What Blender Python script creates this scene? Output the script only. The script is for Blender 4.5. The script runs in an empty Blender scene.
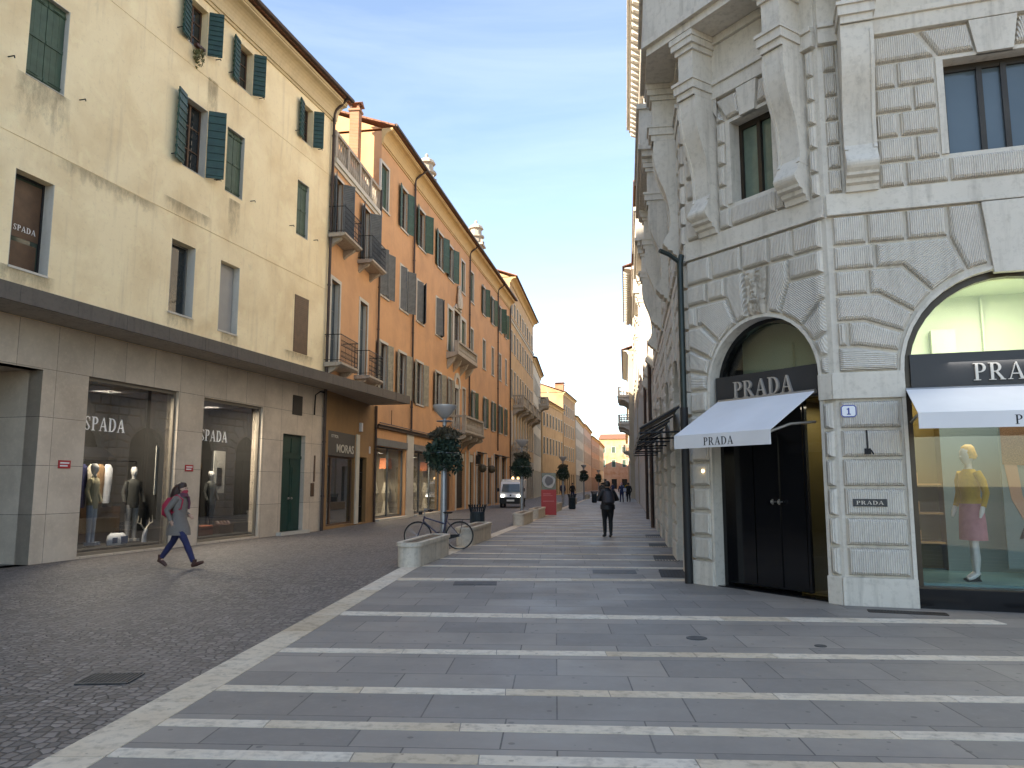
import bpy, math, random
from mathutils import Matrix, Vector
rnd=random.Random(7)
SC=bpy.context.scene; COL=SC.collection
R=math.radians
# ------------------------------------------------------------------ mesh builder
class MB:
    def __init__(s): s.v=[]; s.f=[]; s.uv={}
    def poly(s,pts,uv=None):
        b=len(s.v); s.v+= [tuple(p) for p in pts]; s.f.append(tuple(range(b,b+len(pts))))
        if uv: s.uv[len(s.f)-1]=uv
        return s
    def box(s,x0,x1,y0,y1,z0,z1):
        b=len(s.v)
        s.v+=[(x0,y0,z0),(x1,y0,z0),(x1,y1,z0),(x0,y1,z0),(x0,y0,z1),(x1,y0,z1),(x1,y1,z1),(x0,y1,z1)]
        for q in ((0,3,2,1),(4,5,6,7),(0,1,5,4),(1,2,6,5),(2,3,7,6),(3,0,4,7)): s.f.append(tuple(b+i for i in q))
        return s
    def prism(s,pts,a,b_,axis='y'):
        # polygon of (p,q) extruded along axis; axis y: (x,z); axis x: (y,z); axis z: (x,y)
        n=len(pts); b=len(s.v)
        for t in (a,b_):
            for p,q in pts: s.v.append((p,t,q) if axis=='y' else (t,p,q) if axis=='x' else (p,q,t))
        s.f.append(tuple(range(b,b+n))); s.f.append(tuple(range(b+2*n-1,b+n-1,-1)))
        for i in range(n):
            j=(i+1)%n; s.f.append((b+i,b+n+i,b+n+j,b+j))
        return s
    def tube(s,path,r,n=8,cap=True):
        path=[Vector(p) for p in path]; rs=r if isinstance(r,(list,tuple)) else [r]*len(path)
        b=len(s.v); up=None
        for i,p in enumerate(path):
            d=(path[min(i+1,len(path)-1)]-path[max(i-1,0)]).normalized()
            if up is None:
                up=d.orthogonal().normalized()
            else:
                up=(up-d*up.dot(d)); up=up.normalized() if up.length>1e-6 else d.orthogonal().normalized()
            q=d.cross(up)
            for k in range(n):
                a=2*math.pi*k/n; s.v.append(tuple(p+(up*math.cos(a)+q*math.sin(a))*rs[i]))
        for i in range(len(path)-1):
            for k in range(n):
                k2=(k+1)%n; s.f.append((b+i*n+k,b+i*n+k2,b+(i+1)*n+k2,b+(i+1)*n+k))
        if cap:
            s.f.append(tuple(b+k for k in range(n-1,-1,-1))); e=b+(len(path)-1)*n; s.f.append(tuple(e+k for k in range(n)))
        return s
    def lathe(s,prof,c=(0,0,0),n=20,sx=1,sy=1):
        b=len(s.v)
        for r,z in prof:
            for k in range(n):
                a=2*math.pi*k/n; s.v.append((c[0]+r*sx*math.cos(a),c[1]+r*sy*math.sin(a),c[2]+z))
        for i in range(len(prof)-1):
            for k in range(n):
                k2=(k+1)%n; s.f.append((b+i*n+k,b+i*n+k2,b+(i+1)*n+k2,b+(i+1)*n+k))
        s.f.append(tuple(b+k for k in range(n-1,-1,-1))); e=b+(len(prof)-1)*n; s.f.append(tuple(e+k for k in range(n)))
        return s
    def loft(s,rings,n=16):
        # rings: (cx,cy,z,rx,ry)
        b=len(s.v)
        for cx,cy,z,rx,ry in rings:
            for k in range(n):
                a=2*math.pi*k/n; s.v.append((cx+rx*math.cos(a),cy+ry*math.sin(a),z))
        for i in range(len(rings)-1):
            for k in range(n):
                k2=(k+1)%n; s.f.append((b+i*n+k,b+i*n+k2,b+(i+1)*n+k2,b+(i+1)*n+k))
        s.f.append(tuple(b+k for k in range(n-1,-1,-1))); e=b+(len(rings)-1)*n; s.f.append(tuple(e+k for k in range(n)))
        return s
    def ball(s,c,r,n=12,m=8,sx=1,sy=1,sz=1):
        return s.lathe([(max(r*math.sin(math.pi*i/m),1e-3*r),-r*sz*math.cos(math.pi*i/m)) for i in range(m+1)],c,n,sx,sy)
    def mesh(s,name,mat,smooth=False):
        me=bpy.data.meshes.new(name); me.from_pydata(s.v,[],s.f); me.update()
        if s.uv:
            L=me.uv_layers.new(name='UVMap')
            for i,p in enumerate(me.polygons):
                u=s.uv.get(i)
                for k,li in enumerate(p.loop_indices): L.data[li].uv=u[k] if u else (0,0)
        if mat: me.materials.append(mat)
        if smooth:
            for p in me.polygons: p.use_smooth=True
        return me
    def build(s,name,mat,parent=None,M=None,smooth=False,bevel=0,**tags):
        return link(s.mesh(name,mat,smooth),name,parent,M,bevel,smooth,**tags)
def merged(name,lst,parent,M,**kw):
    big=MB(); mi=[]
    for k,(mb,mat) in enumerate(lst):
        b=len(big.v); fo=len(big.f); big.v+=mb.v
        for i,f in enumerate(mb.f):
            big.f.append(tuple(b+q for q in f)); mi.append(k)
            if i in mb.uv: big.uv[fo+i]=mb.uv[i]
    me=big.mesh(name,None)
    for _,mat in lst: me.materials.append(mat)
    me.polygons.foreach_set('material_index',mi); me.update()
    return link(me,name,parent,M,**kw)
def link(me,name,parent=None,M=None,bevel=0,smooth=False,**tags):
    o=bpy.data.objects.new(name,me); COL.objects.link(o)
    if parent: o.parent=parent
    if M is not None: o.matrix_basis=M
    if bevel:
        m=o.modifiers.new('bevel','BEVEL'); m.width=bevel; m.segments=2; m.limit_method='ANGLE'; m.angle_limit=R(40)
    if smooth and me:
        m=o.modifiers.new('es','EDGE_SPLIT'); m.split_angle=R(42)
    tag(o,**tags); return o
def tag(o,label=None,cat=None,group=None,kind=None):
    if label: o['label']=label
    if cat: o['category']=cat
    if group: o['group']=group
    if kind: o['kind']=kind
def T(x=0,y=0,z=0,rz=0): return Matrix.Translation((x,y,z))@Matrix.Rotation(rz,4,'Z')
def thing(name,label,cat,loc=(0,0,0),rz=0,group=None):
    o=bpy.data.objects.new(name,None); COL.objects.link(o); o.empty_display_size=.2
    o.matrix_basis=T(*loc,rz); tag(o,label,cat,group); return o
def frame_at(p0,d):  # local x along d, y = inward (rotated +90 degrees)
    return T(p0[0],p0[1],0,math.atan2(d[1],d[0]))
def copy_tree(o,parent=None):
    c=o.copy(); COL.objects.link(c)
    if parent: c.parent=parent
    for ch in list(o.children): copy_tree(ch,c)
    return c
# ------------------------------------------------------------------ materials
MATS={}
def newmat(name):
    m=bpy.data.materials.new(name); m.use_nodes=True; nt=m.node_tree
    return m,nt,nt.nodes['Principled BSDF']
def N(nt,t,**kw):
    n=nt.nodes.new(t)
    for k,v in kw.items():
        if k.startswith('i_'):
            key=k[2:]; n.inputs[int(key) if key.isdigit() else key.replace('_',' ')].default_value=v
        else: setattr(n,k,v)
    return n
def ramp(nt,fac,stops):
    r=N(nt,'ShaderNodeValToRGB'); e=r.color_ramp.elements
    e[0].position,e[0].color=stops[0][0],(*stops[0][1],1); e[1].position,e[1].color=stops[-1][0],(*stops[-1][1],1)
    for p,c in stops[1:-1]:
        x=e.new(p); x.color=(*c,1)
    nt.links.new(fac,r.inputs[0]); return r.outputs[0]
def coords(nt,scale=(1,1,1),kind='Object',rot=(0,0,0)):
    tc=N(nt,'ShaderNodeTexCoord'); mp=N(nt,'ShaderNodeMapping'); mp.inputs['Scale'].default_value=scale; mp.inputs['Rotation'].default_value=rot
    nt.links.new(tc.outputs[kind],mp.inputs[0]); return mp.outputs[0]
def mix(nt,f,a,b,mode='MIX'):
    m=N(nt,'ShaderNodeMix',data_type='RGBA',blend_type=mode)
    for sock,v in ((m.inputs[0],f),(m.inputs[6],a),(m.inputs[7],b)):
        if hasattr(v,'is_linked') or hasattr(v,'links'): nt.links.new(v,sock)
        elif isinstance(v,(int,float)): sock.default_value=v
        else: sock.default_value=(*v,1)
    return m.outputs[2]
def noise(nt,vec,scale,detail=4,rough=.55,dist=0):
    n=N(nt,'ShaderNodeTexNoise'); n.inputs['Scale'].default_value=scale; n.inputs['Detail'].default_value=detail
    n.inputs['Roughness'].default_value=rough; n.inputs['Distortion'].default_value=dist; nt.links.new(vec,n.inputs['Vector']); return n.outputs[0]
def bump(nt,h,bs,strength=.3,dist=.01):
    b=N(nt,'ShaderNodeBump'); b.inputs['Strength'].default_value=strength; b.inputs['Distance'].default_value=dist
    nt.links.new(h,b.inputs['Height']); nt.links.new(b.outputs[0],bs.inputs['Normal']); return b
def plain(name,c,rough=.6,metal=0,var=.12,scale=6,bmp=.0,emit=None,es=0):
    if name in MATS: return MATS[name]
    m,nt,bs=newmat(name); v=coords(nt)
    f=noise(nt,v,scale,3)
    d=tuple(max(0,x*(1-var)) for x in c); l=tuple(min(1,x*(1+var)) for x in c)
    nt.links.new(ramp(nt,f,[(.3,d),(.7,l)]),bs.inputs['Base Color'])
    bs.inputs['Roughness'].default_value=rough; bs.inputs['Metallic'].default_value=metal
    if bmp: bump(nt,noise(nt,v,scale*6,3),bs,bmp,.01)
    if emit: bs.inputs['Emission Color'].default_value=(*emit,1); bs.inputs['Emission Strength'].default_value=es
    MATS[name]=m; return m
def plaster(name,c,dirt,patch=None,amt=.45,streak=.5):
    m,nt,bs=newmat(name); v=coords(nt)
    big=noise(nt,v,.55,5,.6,.4); mid=noise(nt,v,2.3,5,.6)
    c2=patch or tuple(x*.86 for x in c)
    col=mix(nt,ramp_f(nt,big,.42,.68),c,c2)
    col=mix(nt,ramp_f(nt,mid,.55,.8,.5),col,tuple(min(1,x*1.15) for x in c))
    sv=coords(nt,(2.2,2.2,.16)); st=noise(nt,sv,1.6,6,.65)
    col=mix(nt,ramp_f(nt,st,.55,.78,streak),col,dirt)
    pt=noise(nt,v,.9,7,.62,1.2); col=mix(nt,ramp_f(nt,pt,.60,.64,.28),col,tuple(min(1,x*1.12) for x in c)); col=mix(nt,ramp_f(nt,noise(nt,coords(nt,(1,1,.6)),1.7,7,.7,.8),.62,.72,.45),col,tuple(x*.7 for x in c))
    fn=noise(nt,v,9,6,.7); col=mix(nt,ramp_f(nt,fn,.55,.8,amt),col,dirt)
    nt.links.new(col,bs.inputs['Base Color']); bs.inputs['Roughness'].default_value=.9
    bump(nt,noise(nt,v,28,4),bs,.25,.01); return m
def ramp_f(nt,f,a,b,mx=1.0):
    r=N(nt,'ShaderNodeMapRange'); r.inputs[1].default_value=a; r.inputs[2].default_value=b; r.inputs[3].default_value=0; r.inputs[4].default_value=mx
    nt.links.new(f,r.inputs[0]); return r.outputs[0]
def brickmat(name,c1,c2,mortar,w,h,ms=.01,rough=.8,swap=None,offset=.5,dirt=None,bstr=.4,squash=1,rough_var=None,rot=0,axes='XZ'):
    m,nt,bs=newmat(name)
    tc=N(nt,'ShaderNodeTexCoord'); sp=N(nt,'ShaderNodeSeparateXYZ'); cb=N(nt,'ShaderNodeCombineXYZ')
    mp=N(nt,'ShaderNodeMapping'); mp.inputs['Rotation'].default_value=(0,0,rot); nt.links.new(tc.outputs['Object'],mp.inputs[0])
    nt.links.new(mp.outputs[0],sp.inputs[0]); nt.links.new(sp.outputs[axes[0]],cb.inputs[0]); nt.links.new(sp.outputs[axes[1]],cb.inputs[1])
    b=N(nt,'ShaderNodeTexBrick'); b.offset=offset; b.squash=squash
    b.inputs['Scale'].default_value=1; b.inputs['Brick Width'].default_value=w; b.inputs['Row Height'].default_value=h
    b.inputs['Mortar Size'].default_value=ms; b.inputs['Mortar Smooth'].default_value=.2; b.inputs['Bias'].default_value=0
    b.inputs['Color1'].default_value=(*c1,1); b.inputs['Color2'].default_value=(*c2,1); b.inputs['Mortar'].default_value=(*mortar,1)
    nt.links.new(cb.outputs[0],b.inputs['Vector'])
    v=mp.outputs[0]; f=noise(nt,v,1.1,6,.65); f2=noise(nt,v,14,5,.7)
    col=b.outputs[0]
    col=mix(nt,ramp_f(nt,f,.4,.75,.6),col,dirt or tuple(x*.6 for x in c1))
    col=mix(nt,ramp_f(nt,f2,.5,.8,.35),col,tuple(min(1,x*1.5) for x in c2))
    nt.links.new(col,bs.inputs['Base Color'])
    if rough_var:
        r=N(nt,'ShaderNodeMapRange'); r.inputs[1].default_value=.35; r.inputs[2].default_value=.65; r.inputs[3].default_value=rough_var[0]; r.inputs[4].default_value=rough_var[1]
        nt.links.new(noise(nt,v,.8,5,.6),r.inputs[0]); nt.links.new(r.outputs[0],bs.inputs['Roughness'])
    else: bs.inputs['Roughness'].default_value=rough
    mm=N(nt,'ShaderNodeMath',operation='MULTIPLY_ADD'); mm.inputs[1].default_value=-1; 
    nt.links.new(b.outputs['Fac'],mm.inputs[0]); 
    m2=N(nt,'ShaderNodeMath',operation='MULTIPLY'); m2.inputs[1].default_value=.35; nt.links.new(f2,m2.inputs[0]); nt.links.new(m2.outputs[0],mm.inputs[2])
    bump(nt,mm.outputs[0],bs,bstr,.01); return m
def stone(name,c,dirt,rib=False,amt=.6,bstr=.3,warm=None):
    m,nt,bs=newmat(name); v=coords(nt)
    f=noise(nt,v,1.3,4,.55,0); f2=noise(nt,v,11,5,.7); st=noise(nt,coords(nt,(5,5,.5)),1.5,5,.6)
    col=mix(nt,ramp_f(nt,f,.35,.75,.6),c,tuple(x*.78 for x in c) if not warm else warm)
    col=mix(nt,ramp_f(nt,st,.52,.78,amt),col,dirt)
    col=mix(nt,ramp_f(nt,f2,.5,.78,amt*.8),col,dirt)
    bs.inputs['Roughness'].default_value=.85
    if rib:
        w=N(nt,'ShaderNodeTexWave',wave_type='BANDS',bands_direction='X'); w.inputs['Scale'].default_value=11.5; w.inputs['Distortion'].default_value=.5
        w.inputs['Detail'].default_value=2; w.inputs['Detail Scale'].default_value=2.5
        nt.links.new(coords(nt,kind='UV'),w.inputs['Vector'])
        col=mix(nt,ramp_f(nt,w.outputs[1],.45,.05,.30),col,dirt)
        a=N(nt,'ShaderNodeMath',operation='ADD'); nt.links.new(w.outputs[1],a.inputs[0]); nt.links.new(f2,a.inputs[1])
        bump(nt,a.outputs[0],bs,.8,.016)
    else: bump(nt,f2,bs,bstr,.01)
    nt.links.new(col,bs.inputs['Base Color']); return m
def glass(name,tint=(1,1,1),refl=.10):
    m=bpy.data.materials.new(name); m.use_nodes=True; nt=m.node_tree; nt.nodes.clear()
    o=N(nt,'ShaderNodeOutputMaterial'); mx=N(nt,'ShaderNodeMixShader'); t=N(nt,'ShaderNodeBsdfTransparent'); g=N(nt,'ShaderNodeBsdfGlossy')
    t.inputs[0].default_value=(*tint,1); g.inputs['Roughness'].default_value=.0
    lw=N(nt,'ShaderNodeLayerWeight'); lw.inputs[0].default_value=.5
    pw=N(nt,'ShaderNodeMath',operation='POWER'); pw.inputs[1].default_value=4.5; nt.links.new(lw.outputs['Facing'],pw.inputs[0])
    a=N(nt,'ShaderNodeMath',operation='MULTIPLY_ADD'); a.inputs[1].default_value=.9; a.inputs[2].default_value=.04+refl; a.use_clamp=True; nt.links.new(pw.outputs[0],a.inputs[0])
    nt.links.new(a.outputs[0],mx.inputs[0]); nt.links.new(t.outputs[0],mx.inputs[1]); nt.links.new(g.outputs[0],mx.inputs[2]); nt.links.new(mx.outputs[0],o.inputs[0]); return m
M_=dict(
 yellow=plaster('yellow_plaster',(.94,.80,.52),(.50,.39,.26),(.78,.62,.37),.45,.45),
 peach=plaster('peach_plaster',(.60,.34,.17),(.38,.23,.13),(.50,.28,.14),.3,.45),
 orange=plaster('orange_plaster',(.61,.34,.165),(.38,.25,.15),(.50,.28,.14),.45,.55),
 ochre=plaster('ochre_plaster',(.55,.37,.19),(.33,.24,.14),(.46,.30,.15),.3,.5),
 ochre2=plaster('dark_ochre_plaster',(.42,.28,.15),(.27,.18,.1),(.36,.22,.1),.3,.5),
 cream=plaster('cream_plaster',(.66,.60,.47),(.42,.37,.29),(.58,.5,.38),.3,.5),
 grey=plaster('grey_plaster',(.52,.48,.41),(.33,.3,.26),(.45,.41,.35),.3,.5),
 pinkish=plaster('faded_pink_plaster',(.52,.39,.30),(.32,.24,.19),(.43,.32,.25),.3,.5),
 reddish=plaster('reddish_plaster',(.46,.30,.21),(.28,.19,.14),(.38,.25,.18),.3,.5),
 brickred=plaster('brick_orange_wall',(.52,.31,.19),(.34,.18,.1),(.42,.2,.1),.3,.4),
 mustard=plaster('mustard_plaster',(.30,.18,.075),(.15,.1,.055),(.23,.14,.065),.4,.5),
 clad=brickmat('stone_cladding',(.66,.56,.45),(.56,.475,.38),(.12,.10,.08),.98,1.0,.006,.55,offset=0,dirt=(.33,.265,.205),bstr=.15),
 rust=stone('rusticated_stone',(.77,.715,.625),(.27,.24,.20),True,.32),
 smooth=stone('smooth_limestone',(.69,.64,.555),(.28,.25,.205),False,.55),
 carved=stone('carved_limestone',(.60,.54,.45),(.16,.14,.11),False,.9,.8),
 jamb=stone('window_surround_stone',(.58,.55,.48),(.36,.33,.28),False,.4),
 concrete=stone('weathered_concrete',(.42,.375,.315),(.13,.115,.10),False,.6),
 canopy_edge=stone('dark_canopy_edge',(.14,.12,.10),(.06,.05,.045),False,.6),
 trim=stone('cornice_paint',(.62,.50,.30),(.36,.28,.17),False,.4),
 trim_o=stone('ochre_cornice',(.58,.40,.18),(.33,.22,.12),False,.4),
 balcony=stone('balcony_stone',(.42,.37,.30),(.17,.14,.11),False,.7),
 marble=stone('pale_marble_band',(.72,.66,.56),(.27,.235,.195),False,.8,.15,warm=(.58,.46,.31)),
 planter=stone('planter_stone',(.66,.59,.49),(.22,.19,.15),False,.7,.4),
 soil=plain('dry_soil',(.16,.12,.08),.95,0,.3,20,.5),
 tile=brickmat('clay_roof_tiles',(.30,.13,.07),(.24,.11,.065),(.1,.05,.03),.2,.35,.02,.85,axes='XY',dirt=(.15,.09,.06)),
 brick=brickmat('chimney_brick',(.42,.19,.09),(.34,.15,.075),(.3,.24,.18),.22,.07,.01,.9),
 shut_g=plain('dark_green_paint',(.025,.07,.04),.45,0,.25,5,.1),
 shut_b=plain('teal_green_paint',(.012,.05,.036),.45,0,.25,5,.1),
 shut_l=plain('faded_green_paint',(.05,.09,.06),.6,0,.2,5,.1),
 shut_gr=plain('grey_blue_shutter_paint',(.11,.12,.125),.6,0,.2,5,.1),
 shut_pale=plain('lit_slat_tone',(.30,.28,.22),.7,0,.2,5,.1),  # pale colour stands in for light caught on the shutter slats
 shut_dk=plain('near_black_green_paint',(.012,.022,.017),.6,0,.2,5),
 gutter=plain('brown_copper_gutter',(.055,.035,.028),.5,.3,.2,4),
 dpipe=plain('dark_green_pipe',(.025,.035,.032),.4,.3,.2,4),
 iron=plain('black_iron',(.012,.012,.013),.5,.5,.2,8),
 black=plain('black_lacquer',(.006,.006,.007),.12,0,.1,3),
 blackm=plain('black_matt',(.01,.01,.011),.6,0,.1,3),
 signbk=plain('charcoal_sign',(.028,.028,.03),.5,0,.1,3),
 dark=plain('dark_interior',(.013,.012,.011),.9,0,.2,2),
 pane=plain('window_pane',(.02,.025,.028),.04,0,.2,2),
 pane_g=plain('greenish_pane',(.045,.06,.045),.05,0,.2,2),
 pane_w=plain('bright_window_pane',(.10,.13,.15),.03,0,.1,1),
 curtain=plain('pale_curtain',(.55,.53,.48),.9,0,.1,3),
 blind=plain('grey_blind',(.36,.35,.33),.7,0,.06,2),
 wood=plain('brown_wood',(.10,.055,.03),.5,0,.2,5,.1),
 bronze=plain('bronze_frame',(.045,.035,.025),.35,.5,.2,3),
 champ=plain('champagne_frame',(.24,.205,.16),.5,.2,.05,3),
 cream2=plaster('darker_cream_plaster',(.50,.42,.30),(.32,.26,.18),(.42,.35,.25),.3,.5),  # cream darkened evenly so the sunlit right facades do not wash out

 alu=plain('aluminium_frame',(.35,.33,.3),.35,.8,.05,3),
 white=plain('white_awning_canvas',(.74,.73,.74),.8,0,.05,1.5,.1),
 paintw=plain('white_letters',(.85,.85,.85),.5,0,.02,3),
 beige=plain('beige_awning_canvas',(.36,.31,.25),.85,0,.15,2,.1),
 silver=plain('silver_letters',(.5,.46,.42),.35,.4,.05,3),
 steel=plain('galvanised_steel',(.32,.33,.35),.4,.7,.12,6,.05),
 bowl=plain('lamp_bowl',(.55,.53,.52),.35,.3,.05,3),
 rubber=plain('rubber',(.015,.015,.016),.7,0,.2,10),
 bin=plain('dark_blue_bin',(.012,.022,.03),.4,.3,.2,6),
 red=plain('red_panel',(.42,.035,.04),.4,0,.06,2),
 enamel=plain('white_enamel',(.75,.76,.80),.25,0,.03,3),
 bluep=plain('blue_enamel',(.02,.04,.28),.3,0,.05,3),
 carw=plain('white_car_paint',(.70,.71,.73),.2,0,.04,2),
 platew=plain('licence_plate',(.7,.7,.68),.4,0,.03,3),
 headl=plain('lit_headlight',(.9,.9,.85),.2,0,.02,3,0,(1,.93,.75),2.2),
 amber=plain('amber_beacon',(.9,.6,.25),.2,0,.02,3,0,(1,.6,.25),1.2),
 skin=plain('skin',(.50,.30,.21),.55,0,.06,8),
 manq=plain('mannequin_white',(.70,.68,.66),.4,0,.03,4),
 hair=plain('brown_hair',(.035,.014,.010),.5,0,.3,40,.3),
 hairb=plain('black_hair',(.012,.009,.008),.5,0,.3,40,.3),
 blond=plain('blond_hair',(.75,.48,.12),.5,0,.2,30,.3),
 coat=plain('grey_tweed_coat',(.185,.16,.14),.9,0,.25,60,.3),
 mag=plain('magenta_backpack_fabric',(.38,.018,.05),.7,0,.15,12,.1),
 mask=plain('pink_face_mask',(.36,.035,.06),.8,0,.08,10),
 navy=plain('navy_trousers',(.018,.02,.075),.8,0,.2,12,.1),
 boot=plain('brown_leather',(.06,.022,.015),.5,0,.2,12),
 bcoat=plain('black_padded_jacket',(.008,.008,.011),.6,0,.3,10,.3),
 bcloth=plain('black_cloth',(.007,.007,.008),.8,0,.2,14),
 dkblue=plain('dark_blue_cloth',(.015,.03,.09),.8,0,.2,12),
 lblue=plain('pale_bag_fabric',(.45,.5,.6),.7,0,.1,10),
 jeans=plain('pale_jeans',(.38,.44,.54),.85,0,.12,16,.1),
 gtrous=plain('grey_trousers',(.36,.35,.34),.85,0,.1,16,.1),
 ktop=plain('khaki_knit',(.38,.34,.22),.9,0,.12,30,.2),
 gjack=plain('charcoal_jacket',(.05,.05,.045),.85,0,.2,20,.1),
 cream_c=plain('cream_cloth',(.62,.56,.46),.9,0,.1,16,.1),
 brown_c=plain('tan_cloth',(.30,.18,.09),.9,0,.12,16),
 mustc=plain('mustard_knit',(.42,.27,.006),.85,0,.12,30,.2),
 pinkc=plain('dusty_pink_cloth',(.45,.20,.24),.85,0,.12,14,.1),
 sequin=plain('bronze_sequins',(.24,.13,.06),.35,.3,.4,60,.4),
 pleg=plain('printed_skin_tone',(.42,.24,.14),.4,0,.06,3),
 teal=plain('pale_teal_panel',(.17,.225,.22),.5,0,.06,1.2),
 pgreen=plain('pale_green_wall',(.52,.56,.40),.6,0,.05,.8),
 mfloor=plain('teal_display_floor',(.16,.29,.29),.25,0,.06,2),
 yelw=plain('mustard_inner_wall',(.14,.11,.03),.7,0,.1,1),
 shelfw=plain('amber_shelf',(.35,.2,.06),.4,0,.1,3),
 leaf1=plain('dark_leaf',(.018,.042,.026),.6,0,.4,9),
 leaf2=plain('brown_green_leaf',(.06,.05,.028),.6,0,.4,9),
 shopw=plain('shop_inner_wall',(.30,.26,.2),.8,0,.15,1),
 orangep=plain('orange_display',(.55,.16,.05),.6,0,.2,2),
 greend=plain('green_door_paint',(.010,.045,.035),.4,0,.2,4,.1),
 grate=plain('rusty_grate',(.05,.042,.038),.7,.4,.4,9,.2),
 cover=plain('manhole_iron',(.085,.085,.085),.6,.4,.3,9,.2),
 glass=glass('shop_glass',(.88,.9,.89),.0), glassd=glass('dark_shop_glass',(.84,.86,.87),.11),
)
M_['cobble']=None
def stainmat():
    m=bpy.data.materials.new('soot_stain'); m.use_nodes=True; nt=m.node_tree; bs=nt.nodes['Principled BSDF']; bs.inputs['Base Color'].default_value=(.10,.08,.055,1); bs.inputs['Roughness'].default_value=.95
    tc=N(nt,'ShaderNodeTexCoord'); sp=N(nt,'ShaderNodeSeparateXYZ'); nt.links.new(tc.outputs['Generated'],sp.inputs[0])
    nz=noise(nt,coords(nt,(3.2,3.2,1.3)),1.8,7,.75,.4)
    g=ramp_f(nt,sp.outputs['Z'],0.0,1.0,1.0)
    ad=N(nt,'ShaderNodeMath',operation='MULTIPLY_ADD'); ad.inputs[1].default_value=.42; nt.links.new(g,ad.inputs[0]); nt.links.new(nz,ad.inputs[2])
    a=ramp_f(nt,ad.outputs[0],.64,1.2,.6)
    ed=N(nt,'ShaderNodeMath',operation='PINGPONG'); ed.inputs[1].default_value=.5; nt.links.new(sp.outputs['X'],ed.inputs[0]); e2=ramp_f(nt,ed.outputs[0],0,.12,1.0)
    mu=N(nt,'ShaderNodeMath',operation='MULTIPLY'); nt.links.new(a,mu.inputs[0]); nt.links.new(e2,mu.inputs[1]); nt.links.new(mu.outputs[0],bs.inputs['Alpha']); return m
M_['stain']=stainmat()
def cobblemat():
    m,nt,bs=newmat('porphyry_cobbles'); v=coords(nt,(1,1,1))
    wob=N(nt,'ShaderNodeVectorMath',operation='MULTIPLY_ADD'); wn=N(nt,'ShaderNodeTexNoise'); wn.inputs['Scale'].default_value=.7; nt.links.new(v,wn.inputs['Vector'])
    wob.inputs[1].default_value=(.5,.5,0); nt.links.new(wn.outputs[1],wob.inputs[0]); nt.links.new(v,wob.inputs[2])
    ve=N(nt,'ShaderNodeTexVoronoi',voronoi_dimensions='2D',feature='DISTANCE_TO_EDGE'); vc=N(nt,'ShaderNodeTexVoronoi',voronoi_dimensions='2D',feature='F1')
    for q in (ve,vc): q.inputs['Scale'].default_value=11.5; q.inputs['Randomness'].default_value=.6; nt.links.new(wob.outputs[0],q.inputs['Vector'])
    sx=N(nt,'ShaderNodeSeparateColor'); nt.links.new(vc.outputs['Color'],sx.inputs[0])
    cc=mix(nt,sx.outputs[0],(.105,.09,.08),(.25,.218,.195)); edge=ramp_f(nt,ve.outputs['Distance'],.13,.03,1.0); bcol=mix(nt,edge,cc,(.055,.047,.042))
    f=noise(nt,v,.35,5,.6,.5); f2=noise(nt,v,9,5,.75); f3=noise(nt,v,45,3,.7)
    col=mix(nt,ramp_f(nt,f,.4,.7,.55),bcol,(.19,.166,.148))
    col=mix(nt,ramp_f(nt,f2,.55,.75,.5),col,(.24,.225,.21))
    col=mix(nt,ramp_f(nt,f3,.62,.8,.6),col,(.36,.35,.33))
    nt.links.new(col,bs.inputs['Base Color']); bs.inputs['Roughness'].default_value=.6
    a=N(nt,'ShaderNodeMath',operation='SUBTRACT'); nt.links.new(f2,a.inputs[0]); nt.links.new(edge,a.inputs[1])
    bump(nt,a.outputs[0],bs,.8,.015); return m
M_['cobble']=cobblemat()
M_['slab']=brickmat('trachyte_slabs',(.335,.295,.25),(.215,.196,.175),(.09,.08,.07),.95,.62,.006,.5,dirt=(.19,.172,.152),bstr=.18,rough_var=(.5,.75),rot=R(3.2),axes='XY',offset=.37)
def spots(m,scale,th,c):
    nt=m.node_tree; bs=nt.nodes['Principled BSDF']; src=bs.inputs['Base Color'].links[0].from_socket
    v=N(nt,'ShaderNodeTexVoronoi',voronoi_dimensions='2D',feature='F1'); v.inputs['Scale'].default_value=scale; nt.links.new(coords(nt),v.inputs['Vector'])
    sc=N(nt,'ShaderNodeSeparateColor'); nt.links.new(v.outputs['Color'],sc.inputs[0])
    r=N(nt,'ShaderNodeMath',operation='MULTIPLY'); r.inputs[1].default_value=th; nt.links.new(sc.outputs[0],r.inputs[0])
    l=N(nt,'ShaderNodeMath',operation='LESS_THAN'); nt.links.new(v.outputs['Distance'],l.inputs[0]); nt.links.new(r.outputs[0],l.inputs[1])
    k=N(nt,'ShaderNodeMath',operation='MULTIPLY'); k.inputs[1].default_value=.45; nt.links.new(l.outputs[0],k.inputs[0])
    nt.links.new(mix(nt,k.outputs[0],src,c),bs.inputs['Base Color'])
def pertone(m):
    nt=m.node_tree; bs=nt.nodes['Principled BSDF']; src=bs.inputs['Base Color'].links[0].from_socket
    g=N(nt,'ShaderNodeNewGeometry'); c=ramp(nt,g.outputs['Random Per Island'],[(0,(.76,.69,.59)),(.35,(.92,.87,.79)),(.7,(1,.98,.95)),(1,(1.0,1.0,1.0))])
    nt.links.new(mix(nt,1.0,src,c,'MULTIPLY'),bs.inputs['Base Color'])
pertone(M_['marble'])
spots(M_['slab'],3.2,.07,(.06,.055,.05)); spots(M_['marble'],3.7,.06,(.12,.10,.08)); spots(M_['cobble'],2.6,.06,(.5,.47,.43))
M_['band_joint']=M_['marble']
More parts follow.
